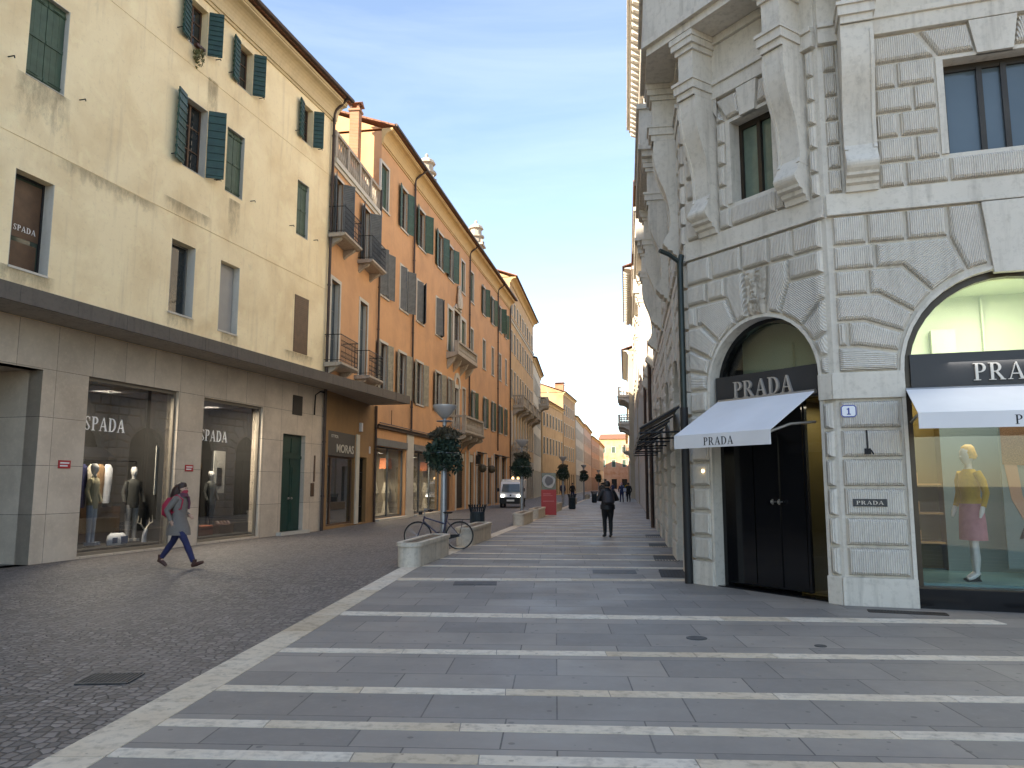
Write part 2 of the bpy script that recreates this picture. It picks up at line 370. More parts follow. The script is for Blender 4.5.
# ------------------------------------------------------------------ serif lettering
def arc(cx,cy,rx,ry,a0,a1,n=10): return [(cx+rx*math.cos(R(a0+(a1-a0)*i/n)),cy+ry*math.sin(R(a0+(a1-a0)*i/n))) for i in range(n+1)]
def glyph(ch):
    P=[]; q=lambda x0,x1,y0,y1:P.append([(x0,y0),(x1,y0),(x1,y1),(x0,y1)])
    def ribbon(o,i):
        for k in range(len(o)-1): P.append([o[k],o[k+1],i[k+1],i[k]])
    if ch in 'PR':
        q(.12,.29,0.04,.96); q(0,.42,0,.04); q(0,.3,.96,1)
        ribbon(arc(.42,.73,.33,.27,90,-90),arc(.40,.73,.17,.21,90,-90)); q(.29,.42,.94,1); q(.29,.42,.46,.52)
        if ch=='R': P.append([(.38,.47),(.56,.47),(.90,.04),(.70,.04)]); q(.64,.98,0,.04)
        w=.80 if ch=='P' else 1.0
    elif ch=='A':
        P.append([(.46,1),(.56,1),(.92,.04),(.72,.04)]); P.append([(.44,.92),(.50,.92),(.17,.04),(.11,.04)]); q(.26,.70,.30,.36); q(0,.28,0,.04); q(.62,1.0,0,.04); w=1.02
    elif ch=='D':
        q(.12,.29,.04,.96); q(0,.3,0,.04); q(0,.3,.96,1); ribbon(arc(.42,.5,.50,.5,90,-90,14),arc(.40,.5,.32,.44,90,-90,14)); q(.29,.42,.94,1); q(.29,.42,0,.06); w=.98
    elif ch=='S':
        ribbon(arc(.36,.74,.28,.26,20,180,10),arc(.37,.74,.16,.21,20,180,10))
        P.append([(.08,.74),(.21,.74),(.66,.26),(.52,.22)]); P.append([(.08,.74),(.10,.64),(.50,.40),(.66,.26),(.21,.74)][0:3]+[(.52,.22)])
        ribbon(arc(.36,.26,.30,.26,0,-160,10),arc(.35,.26,.16,.21,0,-160,10)); q(.60,.64,.68,.98); q(.06,.10,.02,.32); w=.74
    return P,w
def serif(mb,text,x0,x1,z0,z1,y0,y1):
    gs=[glyph(c) for c in text]; gap=.10; tot=sum(w for _,w in gs)+gap*(len(gs)-1); sx=(x1-x0)/tot; sz=z1-z0; x=0
    for P,w in gs:
        for k,p in enumerate(P):
            mb.prism([(x0+(x+a)*sx,z0+b*sz) for a,b in p],y0+.0002*k,y1)
        x+=w+gap
    return mb
def sans(text,size,parent,name,mat,M,ext=.006,sx=1):
    c=bpy.data.curves.new(name,'FONT'); c.body=text; c.size=size; c.extrude=ext; c.resolution_u=3; c.offset=size*.012
    o=bpy.data.objects.new('t',c); COL.objects.link(o); dg=bpy.context.evaluated_depsgraph_get(); me=bpy.data.meshes.new_from_object(o.evaluated_get(dg))
    bpy.data.objects.remove(o); me.materials.clear(); me.materials.append(mat)
    return link(me,name,parent,M@Matrix.Rotation(R(90),4,'X')@Matrix.Diagonal((sx,1,1,1)))
# ------------------------------------------------------------------ facade helpers (local frame: x along wall, y inward, z up)
def wall_holes(mb,s0,s1,z0,z1,holes,y=0,reveal=.22):
    xs=sorted({s0,s1,*[h[0] for h in holes],*[h[1] for h in holes]}); zs=sorted({z0,z1,*[h[2] for h in holes],*[h[3] for h in holes]})
    xs=[x for x in xs if s0-1e-6<=x<=s1+1e-6]; zs=[z for z in zs if z0-1e-6<=z<=z1+1e-6]
    for j in range(len(zs)-1):
        run=None
        for i in range(len(xs)-1):
            cx,cz=(xs[i]+xs[i+1])/2,(zs[j]+zs[j+1])/2
            inside=any(h[0]<cx<h[1] and h[2]<cz<h[3] for h in holes)
            if not inside:
                if run is None: run=xs[i]
            if (inside or i==len(xs)-2) and run is not None:
                e=xs[i] if inside else xs[i+1]
                mb.poly([(run,y,zs[j]),(e,y,zs[j]),(e,y,zs[j+1]),(run,y,zs[j+1])]); run=None
    for a,b,c,d in holes:
        r=reveal
        mb.poly([(a,y,c),(a,y,d),(a,y+r,d),(a,y+r,c)]); mb.poly([(b,y,c),(b,y+r,c),(b,y+r,d),(b,y,d)])
        mb.poly([(a,y,d),(b,y,d),(b,y+r,d),(a,y+r,d)]); mb.poly([(a,y,c),(a,y+r,c),(b,y+r,c),(b,y,c)])
    return mb
MESH={}
def shared(key,fn):
    if key not in MESH: MESH[key]=fn()
    return MESH[key]
def leaf_mesh(w,h,style,mat):
    # hinged at x=0, extends +x, thickness in y; origin bottom hinge
    def f():
        m=MB(); t=.035
        if style=='louvre':
            fr=.05
            m.box(0,fr,0,t,0,h); m.box(w-fr,w,0,t,0,h)
            for z in (0,h*.5-fr/2,h-fr): m.box(fr,w-fr,.001,t-.001,z,z+fr)
            n=max(6,int(h/.075))
            for k in range(n):
                z=fr+(h-2*fr)*(k+.5)/n
                m.poly([(fr,.004,z-.022),(w-fr,.004,z-.022),(w-fr,t-.004,z+.022),(fr,t-.004,z+.022)])
            m.box(fr,w-fr,.016,.019,fr,h-fr)
        else:
            n=max(2,round(w/.16))
            for k in range(n): m.box(w*k/n+.003,w*(k+1)/n-.003,0,t,0,h)
            m.box(0.004,w-.004,.004,t-.004,.004,h-.004)
            for z in ((.12,h*.5,h-.14) if style=='plank' else [h*(k+.5)/9 for k in range(9)]):
                m.box(.01,w-.01,-.018,0.0,z-.035,z+.035)
                if style!='plank': m.box(.01,w-.01,t,t+.02,z-.03,z+.03)
            m.tube([(.0,-.03,.13),(w*.75,-.03,.13)],.008,5); m.tube([(.0,-.03,h-.15),(w*.75,-.03,h-.15)],.008,5)
        return m.mesh('shutter',mat)
    return shared(('leaf',round(w,2),round(h,2),style,mat.name),f)
def put_leaf(par,x,z,w,h,ang,side,style,mat,y=-.01):
    # side 'l' hinge at left edge (closed = along +x); ang>0 swings outwards (toward -y)
    me=leaf_mesh(w,h,style,mat)
    if side=='l': Mx=T(x,y,z,-R(ang))
    else: Mx=T(x,y,z)@Matrix.Rotation(R(ang),4,'Z')@Matrix.Diagonal((-1,1,1,1))
    return link(me,'shutter',par,Mx)
def window(bld,s,z,w,h,frame=M_['jamb'],pane=M_['pane'],shut=None,depth=.2,style='louvre',surround=.12,sill=True,casement=M_['wood'],al=100,ar=100,panes=(2,3),name='window',curtain=None,shopf=False,label=None,arch=False):
    """shut: None or (mat, mode) mode closed/open"""
    def f():
        m=MB(); q=surround
        if q:
            m.box(-q,0,-.022,.06,-.0,h+q); m.box(w,w+q,-.022,.06,-.0,h+q); m.box(0,w,-.022,.06,h,h+q)
            m.box(-.0,.02,.06,depth,0,h); m.box(w-.02,w,.06,depth,0,h)
        if sill: m.box(-q-.03,w+q+.03,-.07,depth,-.08,0.0)
        else: m.box(0.0,w,-.01,depth,-.02,0.0)
        return m.mesh('window',frame)
    me=shared(('win',round(w,2),round(h,2),surround,sill,depth,frame.name),f)
    wo=link(me,name,bld,T(s,0,z)); 
    if label: wo['label']=label
    def g():
        m=MB(); t=.045; y0,y1=depth-.05,depth-.005
        m.box(.02,w-.02,y0,y1,0,t); m.box(.02,w-.02,y0,y1,h-t,h); m.box(.02,.02+t,y0,y1,t,h-t); m.box(w-.02-t,w-.02,y0,y1,t,h-t)
        nx,nz=panes
        for i in range(1,nx): x=w*i/nx; m.box(x-.03,x+.03,y0,y1,t,h-t)
        for j in range(1,nz): zz=h*j/nz; m.box(.02+t,w-.02-t,y0+.01,y1-.005,zz-.014,zz+.014)
        return m.mesh('frame',casement)
    if not (shut and shut[1]=='closed'):
        link(shared(('cas',round(w,2),round(h,2),panes,depth,casement.name),g),'frame',wo,T())
        link(shared(('pane',round(w,2),round(h,2),depth,pane.name),lambda:MB().box(.03,w-.03,depth-.02,depth-.008,.03,h-.03).mesh('pane',pane)),'pane',wo,T())
        if curtain: link(shared(('cur',round(w,2),round(h,2),depth,curtain.name),lambda:MB().box(.05,w*.45,depth-.03,depth-.025,.05,h-.05).mesh('curtain',curtain)),'curtain',wo,T())
    if shut:
        mat,mode=shut
        if mode=='closed':
            put_leaf(wo,.022,0.01,w/2-.028,h-.02,0,'l',style,mat,.1); put_leaf(wo,w-.022,0.01,w/2-.028,h-.02,0,'r',style,mat,.1)
        else:
            put_leaf(wo,0,0.0,w/2,h,al,'l',style,mat,-.03); put_leaf(wo,w,0.0,w/2,h,ar,'r',style,mat,-.03)
    return wo
def body(name,bld,mat,L,H,D=9,y0=.3,s0=0,gable=True,top=None):
    m=MB(); m.box(s0,L,y0,D,-.0,H-.05)
    # side returns to facade plane
    m.box(s0,s0+.02,0.0,y0,0,H-.05) ; m.box(L-.02,L,0.0,y0,0,H-.05); m.box(s0+.02,L-.02,0.005,y0,H-.08,H-.05)
    return m.build(name,mat,bld,T())
def roof(bld,s0,s1,z,over=.55,D=9,pitch=.33,mat=None,ov_side=.15):
    m=MB(); r=(D+over)/2; zt=z+r*pitch
    a,b=s0-ov_side,s1+ov_side
    m.prism([(-over,z),(-over+r,zt),(D,z),(D,z-.08),(-over+r,zt-.1),(-over,z-.08)],a,b,'x')
    ro=m.build('roof',mat or M_['tile'],bld,T())
    return ro
def gables(bld,s0,s1,z,mat,over=.5,D=9,pitch=.33):
    r=(D+over)/2; zt=z+r*pitch-.12
    for a in (s0,s1-.06): MB().prism([(0.02,z-.08),(-over+r,zt),(D,z-.08)],a+.001,a+.059,'x').build('gable',mat,bld,T())
def cornice(bld,s0,s1,z0,z1,out,mat,steps=4,name='cornice'):
    h=z1-z0; pts=[(0.0,z0),(-.05,z0),(-.05,z0+.12*h),(-.09,z0+.12*h),(-.09,z0+.18*h)]
    pts+=[(-.09-(out-.17)*(1-math.cos(R(t*15))),z0+.18*h+.60*h*math.sin(R(t*15))) for t in range(1,7)]
    pts+=[(-out+.03,z0+.80*h),(-out+.03,z0+.88*h),(-out,z0+.88*h),(-out,z1),(0.0,z1)]
    return MB().prism(pts,s0,s1,'x').build(name,mat,bld,T())
def gutter(bld,s0,s1,z,out,mat=None):
    m=MB(); m.tube([(s0,-out,z),(s1,-out,z)],.075,8); m.box(s0,s1,-out+.0,-out+.09,z+.0,z+.06)
    return m.build('gutter',mat or M_['gutter'],bld,T())
def downpipe(bld,s,z0,z1,out=.1,top_out=None,mat=None,r=.055):
    m=MB(); pts=[(s,-out,z0),(s,-out,z1-.55)]
    if top_out: pts+=[(s,-out-.06,z1-.4),(s,-top_out+.05,z1-.05),(s,-top_out,z1)]
    else: pts+=[(s,-out,z1)]
    m.tube(pts,r,8)
    z=z0+1.2
    while z<z1-.7: m.tube([(s,-out,z-.03),(s,-out,z+.03)],r+.014,8); z+=1.9
    return m.build('drainpipe',mat or M_['gutter'],bld,T(),smooth=True)
def iron_balcony(bld,s,z,w,d=.65,h=1.0,slab=M_['balcony']):
    m=MB(); m.prism([(-d,z-.08),(-d,z),(0,z),(0,z-.16),(-d+.12,z-.13)],s,s+w,'x')
    for x in (s+.15,s+w-.33):
        m.prism([(0,z-.16),(-d+.2,z-.14),(-d+.28,z-.24),(-.16,z-.36),(0,z-.5)],x,x+.18,'x')
    b=m.build('balcony',slab,bld,T())
    r=MB()
    for zz in (z+.08,z+h): r.tube([(s+.03,0,zz),(s+.03,-d+.04,zz),(s+w-.03,-d+.04,zz),(s+w-.03,0,zz)],.016 if zz>z+.5 else .012,6)
    n=int(w/.11)
    for k in range(n+1):
        x=s+.03+(w-.06)*k/n; r.tube([(x,-d+.04,z),(x,-d+.04,z+h)],.008,4,False)
        if k<n:
            for c in (.3,.7): 
                cx=x+(w-.06)/n/2; r.tube([(cx+.04*math.cos(t*math.pi/4),-d+.04,z+h*c+.11*math.sin(t*math.pi/4)) for t in range(9)],.006,3,False)
    for side in (s+.03,s+w-.03):
        for k in range(1,5): y=-(d-.04)*k/5; r.tube([(side,y,z),(side,y,z+h)],.008,4,False)
    r.build('railing',M_['iron'],b,T())
    return b
def balustrade(par,s0,s1,y,z,h,mat,n,pier=.0,name='balustrade',ends=True):
    m=MB(); m.box(s0,s1,y-.1,y+.1,z,z+.1); m.box(s0,s1,y-.12,y+.12,z+h-.12,z+h)
    if ends:
        for x in (s0,s1-.2): m.box(x,x+.2,y-.115,y+.115,z+.1,z+h-.12)
    if pier:
        k=s0+pier
        while k<s1-.3: m.box(k-.1,k+.1,y-.115,y+.115,z+.1,z+h-.12); k+=pier
    hh=h-.22
    prof=[(.04,0),(.05,.04*1),(.075,hh*.3),(.04,hh*.55),(.032,hh*.75),(.05,hh*.92),(.045,hh)]
    for i in range(n):
        x=s0+.3+(s1-s0-.6)*i/(n-1); m.lathe(prof,(x,y,z+.1),8)
    return m.build(name,mat,par,T())
def stone_balcony(bld,s,z,w,d,h=1.0,n=8,mat=None,brackets=3):
    mat=mat or M_['balcony']; m=MB()
    m.prism([(-d-.06,z-.05),(-d-.06,z),(0,z),(0,z-.2),(-d+.05,z-.16)],s-.05,s+w+.05,'x')
    for k in range(brackets):
        x=s+.1+(w-.4)*k/(brackets-1)
        m.prism([(0,z-.2),(-d+.08,z-.17),(-d+.02,z-.30),(-d+.12,z-.42),(-d*.5,z-.5),(-.22,z-.75),(0,z-.95)],x,x+.2,'x')
    b=m.build('balcony',mat,bld,T())
    balustrade(b,s,s+w,-d+.12,z,h,mat,n)
    for x in (s+.1,s+w-.1):
        m=MB(); m.box(x-.09,x+.09,-d+.24,0,z+h-.12,z+h); m.box(x-.09,x+.09,-d+.24,0,z,z+.1)
        for k in range(3): m.lathe([(.04,0),(.07,.3*h),(.035,.6*h),(.045,h-.22)],(x,-d+.4+(d-.4)*k/3,z+.1),7)
        m.build('balustrade',mat,b,T())
    return b
def chimney(bld,s,y,z,w,h,mat,cap=M_['tile']):
    m=MB(); m.box(s-w/2,s+w/2,y-w/2,y+w/2,z,z+h); m.box(s-w/2-.06,s+w/2+.06,y-w/2-.06,y+w/2+.06,z+h,z+h+.1)
    c=m.build('chimney',mat,bld,T())
    k=MB()
    for a in (-1,1): 
        for b in (-1,1): k.box(s+a*w*.38-.05,s+a*w*.38+.05,y+b*w*.38-.05,y+b*w*.38+.05,z+h+.1,z+h+.32)
    k.prism([(s-w/2-.12,z+h+.32),(s+w/2+.12,z+h+.32),(s,z+h+.52)],y-w/2-.1,y+w/2+.1,'y'); k.build('cap',cap,c,T())
    return c
def cupola(bld,s,y,z,sc=1):
    m=MB(); m.box(s-.42*sc,s+.42*sc,y-.42*sc,y+.42*sc,z-2,z+.5*sc)
    m.box(s-.55*sc,s+.55*sc,y-.55*sc,y+.55*sc,z+.5*sc,z+.62*sc)
    m.lathe([(.42*sc,.62*sc),(.42*sc,1.05*sc),(.55*sc,1.1*sc),(.55*sc,1.2*sc),(.38*sc,1.25*sc),(.36*sc,1.6*sc),(.5*sc,1.68*sc),(.42*sc,1.85*sc),(.2*sc,2.0*sc),(.08*sc,2.08*sc),(.1*sc,2.2*sc),(.02*sc,2.3*sc)],(s,y,z),10)
    c=m.build('chimney_turret',M_['balcony'],bld,T())
    k=MB()
    for a in range(6): k.box(s-.06*sc+.5*sc*math.cos(a*math.pi/3),s+.06*sc+.5*sc*math.cos(a*math.pi/3),y-.06*sc+.5*sc*math.sin(a*math.pi/3),y+.06*sc+.5*sc*math.sin(a*math.pi/3),z+.62*sc,z+.9*sc)
    k.build('finial',M_['balcony'],c,T())
    return c
# ------------------------------------------------------------------ L1 yellow building
A1=(-6.69,27.5); dL1=(.2534,.9674)
L1=thing('yellow_building','long pale yellow plastered building with dark green shutters above a stone clad clothing shop','building',(*A1,0),math.atan2(dL1[1],dL1[0]))
s0=-20.5
holes=[]
r1=[(-17.6,-16.7,6,7.96),(-13.1,-12.15,5.95,7.95),(-8.45,-7.5,6.04,7.96),(-6.39,-5.48,5.96,7.97)]
r2=[(-17.6,-16.7,10.05,11.97),(-13.07,-12.1,10.0,11.95),(-8.25,-7.3,10.05,12.0),(-6.38,-5.53,10.06,12.0),(-2.44,-1.68,10.04,11.95)]
r3=[(-17.5,-16.8,13.5,14.85),(-13.0,-12.2,13.5,14.85),(-8.3,-7.5,13.55,14.85),(-6.05,-5.3,13.5,14.85),(-2.3,-1.58,13.45,14.8)]
wall_holes(m:=MB(),s0,0,4.93,15.1,r1+r2+r3,0,.3)
m.box(s0,0,-.012,0,8.62,8.66); m.box(s0,0,-.01,0,12.95,12.99)
m.build('wall',M_['yellow'],L1,T())
body('side_wall',L1,M_['yellow'],0,15.9,9,2.4,s0)
# stone clad ground floor
gh=[(-10.88,-7.88,.05,4.0),(-6.85,-4.0,.06,3.97),(-2.8,-1.4,.1,3.24),(-20.4,-12.1,0,3.97)]
wall_holes(m:=MB(),s0,0,0,4.95,gh,-.03,.35)
m.poly([(-12.1,-.03,0),(-12.1,-.03,3.97),(-12.1,1.2,3.97),(-12.1,1.2,0)])
m.poly([(-20.4,-.03,3.97),(-12.1,-.03,3.97),(-12.1,1.2,3.97),(-20.4,1.2,3.97)])
m.build('ground_floor_cladding',M_['clad'],L1,T())
m=MB(); m.prism([(s0-2,-1.06),(5.2,-1.06),(5.2,.70),(0.02,-.02),(s0-2,-.02)],4.97,5.02,'z')
m.prism([(s0-2,-1.03),(5.17,-1.03),(5.17,.67),(0.02,-.035),(s0-2,-.035)],5.02,5.2,'z'); m.build('canopy',M_['concrete'],L1,T())
m=MB(); m.box(s0-2,5.22,-1.10,-1.062,4.96,5.29)
for k in range(20): m.box(s0+k*1.35,s0+k*1.35+.03,-1.106,-1.10,4.97,5.28)
m.box(5.202,5.24,-1.06,.68,4.96,5.29)
m.build('canopy_edge',M_['canopy_edge'],L1,T())
roof(L1,s0,0,15.95,.62,9.5,.34); gables(L1,s0,0,15.95,M_['yellow'],.62,9.5,.34)
cornice(L1,s0,0.05,15.1,15.85,.5,M_['trim'],5); gutter(L1,s0,.12,15.95,.68)
downpipe(L1,-.22,0,15.9,.1,.62)
Y='yellow'
window(L1,-17.6,6,.9,1.96,surround=0,sill=False); 
w=window(L1,-13.1,5.95,.95,2.0,surround=0,sill=False,depth=.28,panes=(1,1),casement=M_['blackm'],pane=M_['pane_g'],label='upper display window with white lettering')
serif(MB(),'SPADA',.27,.81,.84,.96,.245,.25).build('lettering',M_['paintw'],w,T())
MB().box(.05,.85,.252,.258,.05,.6).box(.24,.9,.253,.257,.7,1.9).build('blind',M_['wood'],w,T())
w=window(L1,-8.45,6.04,.95,1.92,surround=0,sill=False,depth=.28,panes=(1,1),casement=M_['alu'],pane=M_['pane'])
m=MB()
for k in range(14): m.box(.52,.86,.262,.27,.1+k*.125,.17+k*.125)
m.box(.05,.35,.262,.268,.1,1.7); m.build('curtain',M_['curtain'],w,T())
w=window(L1,-6.39,5.96,.91,2.01,surround=0,sill=False,depth=.25,panes=(1,1),casement=M_['alu'])
m=MB()
m.box(.03,.88,.19,.2,.02,1.98); m.build('blind',M_['blind'],w,T())
m=MB(); m.box(-2.36,-1.45,-.012,.0,6.0,7.95)
for k in range(30): m.box(-2.33,-1.48,-.022,-.012,6.03+k*.064,6.06+k*.064)
m.build('vent_panel',M_['wood'],L1,T())
MB().box(-2.3,-1.7,-.05,-.031,3.9,4.55).build('vent',M_['blackm'],L1,T())
for a,b,c,d in r1[1:]:
    m=MB(); m.box(a-.0,a+.012,.0,.28,c,d); m.box(b-.012,b,-.004,.28,c,d); m.box(a,b,-.02,.28,c-.05,c-.001); m.build('window_lining',M_['jamb'],L1,T())
for (a,b,c,d),mode in zip(r2,['closed','closed','open','closed','closed']):
    window(L1,a,c,b-a,d-c,shut=(M_['shut_l'] if mode=='closed' else M_['shut_b'],mode),style='plank' if mode=='closed' else 'batten',surround=0,sill=False,al=165,ar=124,depth=.25)
    m=MB(); m.box(b-.014,b,-.004,.25,c,d); m.box(a,b,-.004,.25,d-.014,d); m.build('window_lining',M_['jamb'],L1,T())
for (a,b,c,d),al,ar in zip(r3,[166,166,164,168,166],[126,126,124,128,122]):
    window(L1,a,c,b-a,d-c,shut=(M_['shut_b'],'open'),style='batten',surround=0,sill=False,al=al,ar=ar,depth=.25,curtain=M_['curtain'])
for a,b,c,d in r2+r3:
    for x in (a-.42,b+.42):
        if x<-.1 and x>s0: link(shared('catch',lambda:MB().tube([(0,0,.12),(0,-.16,.12),(0,-.17,.07)],.014,5).mesh('shutter_catch',M_['iron'])),'shutter_catch',L1,T(x,0,c))
for k,(a,b,z,h) in enumerate([(-13.3,-11.9,9.98,1.3),(-13.4,-11.95,5.93,.9),(-8.6,-7.4,6.02,.6),(-6.3,-5.4,5.94,.8),(-12.2,-9.0,8.6,.45),(-6.2,-5.6,9.9,1.6),(-8.9,-6.9,9.0,.5),(-3.0,-1.0,5.98,.5),(-7.4,-6.9,13.0,2.6)]):
    MB().poly([(a,-.016-.0003*k,z-h),(b,-.016-.0003*k,z-h),(b,-.016-.0003*k,z),(a,-.016-.0003*k,z)]).build('weather_stain',M_['stain'],L1,T())
# overgrown plant hanging from top window
# shop windows
def shopwin(bld,a,b,c,d,y=0.0,mull=(),frame='champ',gl='glassd',depth=2.0,wallm='dark',name='shop_window',floor=.12,label=None):
    m=MB(); t=.07; m.box(a,b,y,y+.08,c,c+t); m.box(a,b,y,y+.08,d-t,d); m.box(a,a+t,y,y+.08,c+t,d-t); m.box(b-t,b,y,y+.08,c+t,d-t)
    for x in mull: m.box(x-.05,x+.05,y,y+.08,c+t,d-t)
    w=m.build(name,M_[frame],bld,T())
    if label: w['label']=label
    MB().box(a+t,b-t,y+.035,y+.045,c+t,d-t).build('pane',M_[gl],w,T())
    m=MB(); z0=c+floor
    for q in ([(a,y+depth,c),(b,y+depth,c),(b,y+depth,d),(a,y+depth,d)],[(a,y+.1,c),(a,y+depth,c),(a,y+depth,d),(a,y+.1,d)],[(b,y+.1,c),(b,y+.1,d),(b,y+depth,d),(b,y+depth,c)],[(a,y+.1,d),(a,y+depth,d),(b,y+depth,d),(b,y+.1,d)],[(a,y+.085,z0),(b,y+.085,z0),(b,y+depth,z0),(a,y+depth,z0)]): m.poly(q)
    m.build('display_room',M_[wallm],w,T())
    return w
w1=shopwin(L1,-10.88,-7.88,.05,4.0,.06,label='wide shop window left of the walking woman')
w2=shopwin(L1,-6.85,-4.0,.06,3.97,.06,label='narrower shop window beside the green door')
serif(MB(),'SPADA',-10.80,-9.56,2.82,3.13,.087,.094).build('lettering',M_['paintw'],w1,T())
serif(MB(),'SPADA',-6.78,-5.56,2.80,3.11,.087,.094).build('lettering',M_['paintw'],w2,T())
# display interiors
def spot(loc,e,size,parent=None,col=(1,.85,.65),rot=(0,0,0)):
    l=bpy.data.lights.new('display_or_fill_light','AREA'); l.energy=e; l.size=size; l.color=col
    o=bpy.data.objects.new('display_or_fill_light',l); COL.objects.link(o); o.parent=parent; o.location=loc; o.rotation_euler=rot; return o
for w,x in ((w1,-9.4),(w2,-5.4)):
    spot((x,.8,3.85),80,.5,w)  # added fill light to show the clothes; no lamp known in these windows
MB().box(-10.8,-7.95,1.5,1.55,.2,1.05).build('shelf',M_['wood'],w1,T())
MB().box(-7.95+.0,-7.65,.5,.52,1.35,2.6).build('poster',M_['curtain'],w1,T())
MB().box(-7.88,-7.72,.49,.499,1.5,1.8).box(-7.87,-7.74,.49,.499,1.9,1.98).lathe([(.09,0),(.09,.008)],(0,0,0),3).build('poster_print',M_['blackm'],w1,T())
MB().box(-5.0,-4.45,.9,.92,1.35,2.6).build('poster',M_['curtain'],w2,T())
MB().box(-4.85,-4.6,.89,.899,1.55,2.1).build('poster_print',M_['blackm'],w2,T())
m=MB(); m.box(-6.8,-6.1,.5,1.0,1.85,1.88); m.box(-6.8,-6.1,.5,1.0,1.2,1.23); m.box(-6.1,-6.07,.5,.53,.2,2.2); m.box(-6.8,-6.77,.5,.53,.2,2.2); m.build('shelf',M_['bronze'],w2,T())
def manneq(bld,x,y,z,h,tops,trous,rz=0,label='',arms=True):
    t=thing('mannequin',label,'mannequin',(0,0,0)); t.parent=None
    t.matrix_basis=bld.matrix_basis@T(x,y,z,rz)
    k=h/1.75
    m=MB()
    for sx in (-.09,.09): m.tube([(sx,0,.03),(sx*1.1,0,.45*k),(sx,0,.85*k)],[.045,.06,.08],10); m.box(sx-.045,sx+.045,-.18,.07,0,.07)
    m.build('legs',trous,t,T(),smooth=True)
    m=MB(); m.loft([(0,0,.78*k,.15,.11),(0,0,.95*k,.17,.12),(0,0,1.08*k,.14,.10),(0,0,1.3*k,.19,.12),(0,0,1.42*k,.16,.09),(0,0,1.47*k,.06,.05)],14)
    for sx in (-1,1): m.tube([(sx*.17,0,1.4*k),(sx*.25,.02,1.15*k),(sx*.26,-.08,.92*k)],[.055,.05,.04],8)
    m.build('clothes',tops,t,T(),smooth=True)
    m=MB(); m.tube([(0,0,1.45*k),(0,-.01,1.56*k)],.045,8)
    m.loft([(0,0,1.52*k,.045,.05),(0,-.01,1.6*k,.07,.085),(0,0,1.68*k,.075,.095),(0,0.01,1.75*k,.05,.06)],10); m.build('head',M_['manq'],t,T(),smooth=True)
    return t
manneq(L1,-9.7,.75,.2,1.9,M_['ktop'],M_['jeans'],.3,'display figure in khaki knit and pale jeans in the wide shop window')
manneq(L1,-8.35,.8,.2,1.85,M_['gjack'],M_['gtrous'],-.3,'display figure in charcoal jacket and grey trousers in the wide shop window')
manneq(L1,-5.1,.9,.2,1.8,M_['gjack'],M_['bcloth'],0,'display figure in dark suit behind the narrower shop window')
# bag, garments, antlers
t=thing('holdall','white and blue patterned holdall on the floor of the wide shop window','bag'); t.matrix_basis=L1.matrix_basis@T(-9.2,.45,.18)
MB().loft([(0,0,0,.28,.13),(0,0,.1,.3,.14),(0,0,.22,.27,.11),(0,0,.28,.2,.03)],14).build('bag_body',M_['enamel'],t,T(),smooth=True)
MB().box(.0,.2,-.15,-.12,.03,.2).box(-.24,-.12,-.14,-.1,.05,.18).build('patch',plain('blue_patch',(.03,.09,.22)),t,T())
MB().tube([(-.15,0,.24),(-.1,0,.38),(.1,0,.38),(.15,0,.24)],.012,6).build('handle',M_['bcloth'],t,T())
for x,mt,lb in ((-9.35,M_['cream_c'],'cream shirt hanging next to the khaki figure'),(-9.1,M_['brown_c'],'tan jacket hanging between two shirts'),(-8.85,M_['enamel'],'white shirt hanging next to the charcoal figure')):
    t=thing('hanging_garment',lb+' in the shop window','garment'); t.matrix_basis=L1.matrix_basis@T(x,1.15,1.15)
    MB().loft([(0,0,0,.1,.05),(0.02,0,.5,.13,.06),(0,0,.85,.15,.07),(0,0,.95,.06,.04)],10).build('cloth',mt,t,T(),smooth=True)
    MB().tube([(0,0,.93),(0,0,1.05),(.03,0,1.08)],.006,5).build('hanger',M_['iron'],t,T())
for i,(x,mt,lb) in enumerate(((-9.5,'navy','navy jacket hanging on the rail beside the cream shirt'),(-9.0,'gjack','charcoal coat hanging on the rail beside the tan jacket'),(-8.7,'bcloth','black coat hanging on the rail behind the charcoal figure'),(-9.95,'dkblue','blue jacket hanging on the rail behind the khaki figure'))):
    t=thing('hanging_garment',lb,'garment'); t.matrix_basis=L1.matrix_basis@T(x,1.3,1.05,.3*i)
    MB().loft([(0,0,0,.13,.06),(0.02,0,.5,.15,.07),(0,0,.95,.19,.08),(0,0,1.05,.06,.04)],10).build('cloth',M_[mt],t,T(),smooth=True); MB().tube([(0,0,1.03),(0,0,1.15),(.03,0,1.18)],.006,5).build('hanger',M_['iron'],t,T())
manneq(L1,-4.75,1.1,.2,1.78,M_['dkblue'],M_['bcloth'],.4,'second display figure in dark blue jacket at the right of the narrower shop window')
t=thing('shoe_stack','row of brown shoes on a low stand in the narrower shop window','shoes'); t.matrix_basis=L1.matrix_basis@T(-5.0,.5,.2)
MB().box(-.35,.35,-.12,.12,0,.25).build('stand',M_['wood'],t,T())
for k in range(4): MB().loft([(-.25+k*.16,0,.25,.04,.11),(-.25+k*.16,.01,.30,.035,.09),(-.25+k*.16,.04,.36,.03,.04)],8).build('shoe',M_['boot'],t,T(),smooth=True)
m=MB(); m.tube([(-11,1.15,2.2),(-7.9,1.15,2.2)],.015,6); m.build('clothes_rail',M_['iron'],w1,T())
t=thing('antler_ornament','white deer ornament with branching antlers on the shop window floor','ornament'); t.matrix_basis=L1.matrix_basis@T(-8.15,.55,.17)
MB().loft([(0,0,0,.07,.05),(0,0,.15,.06,.05),(0,-.02,.25,.045,.06),(0,-.05,.33,.03,.05)],8).build('head',M_['enamel'],t,T(),smooth=True)
m=MB()
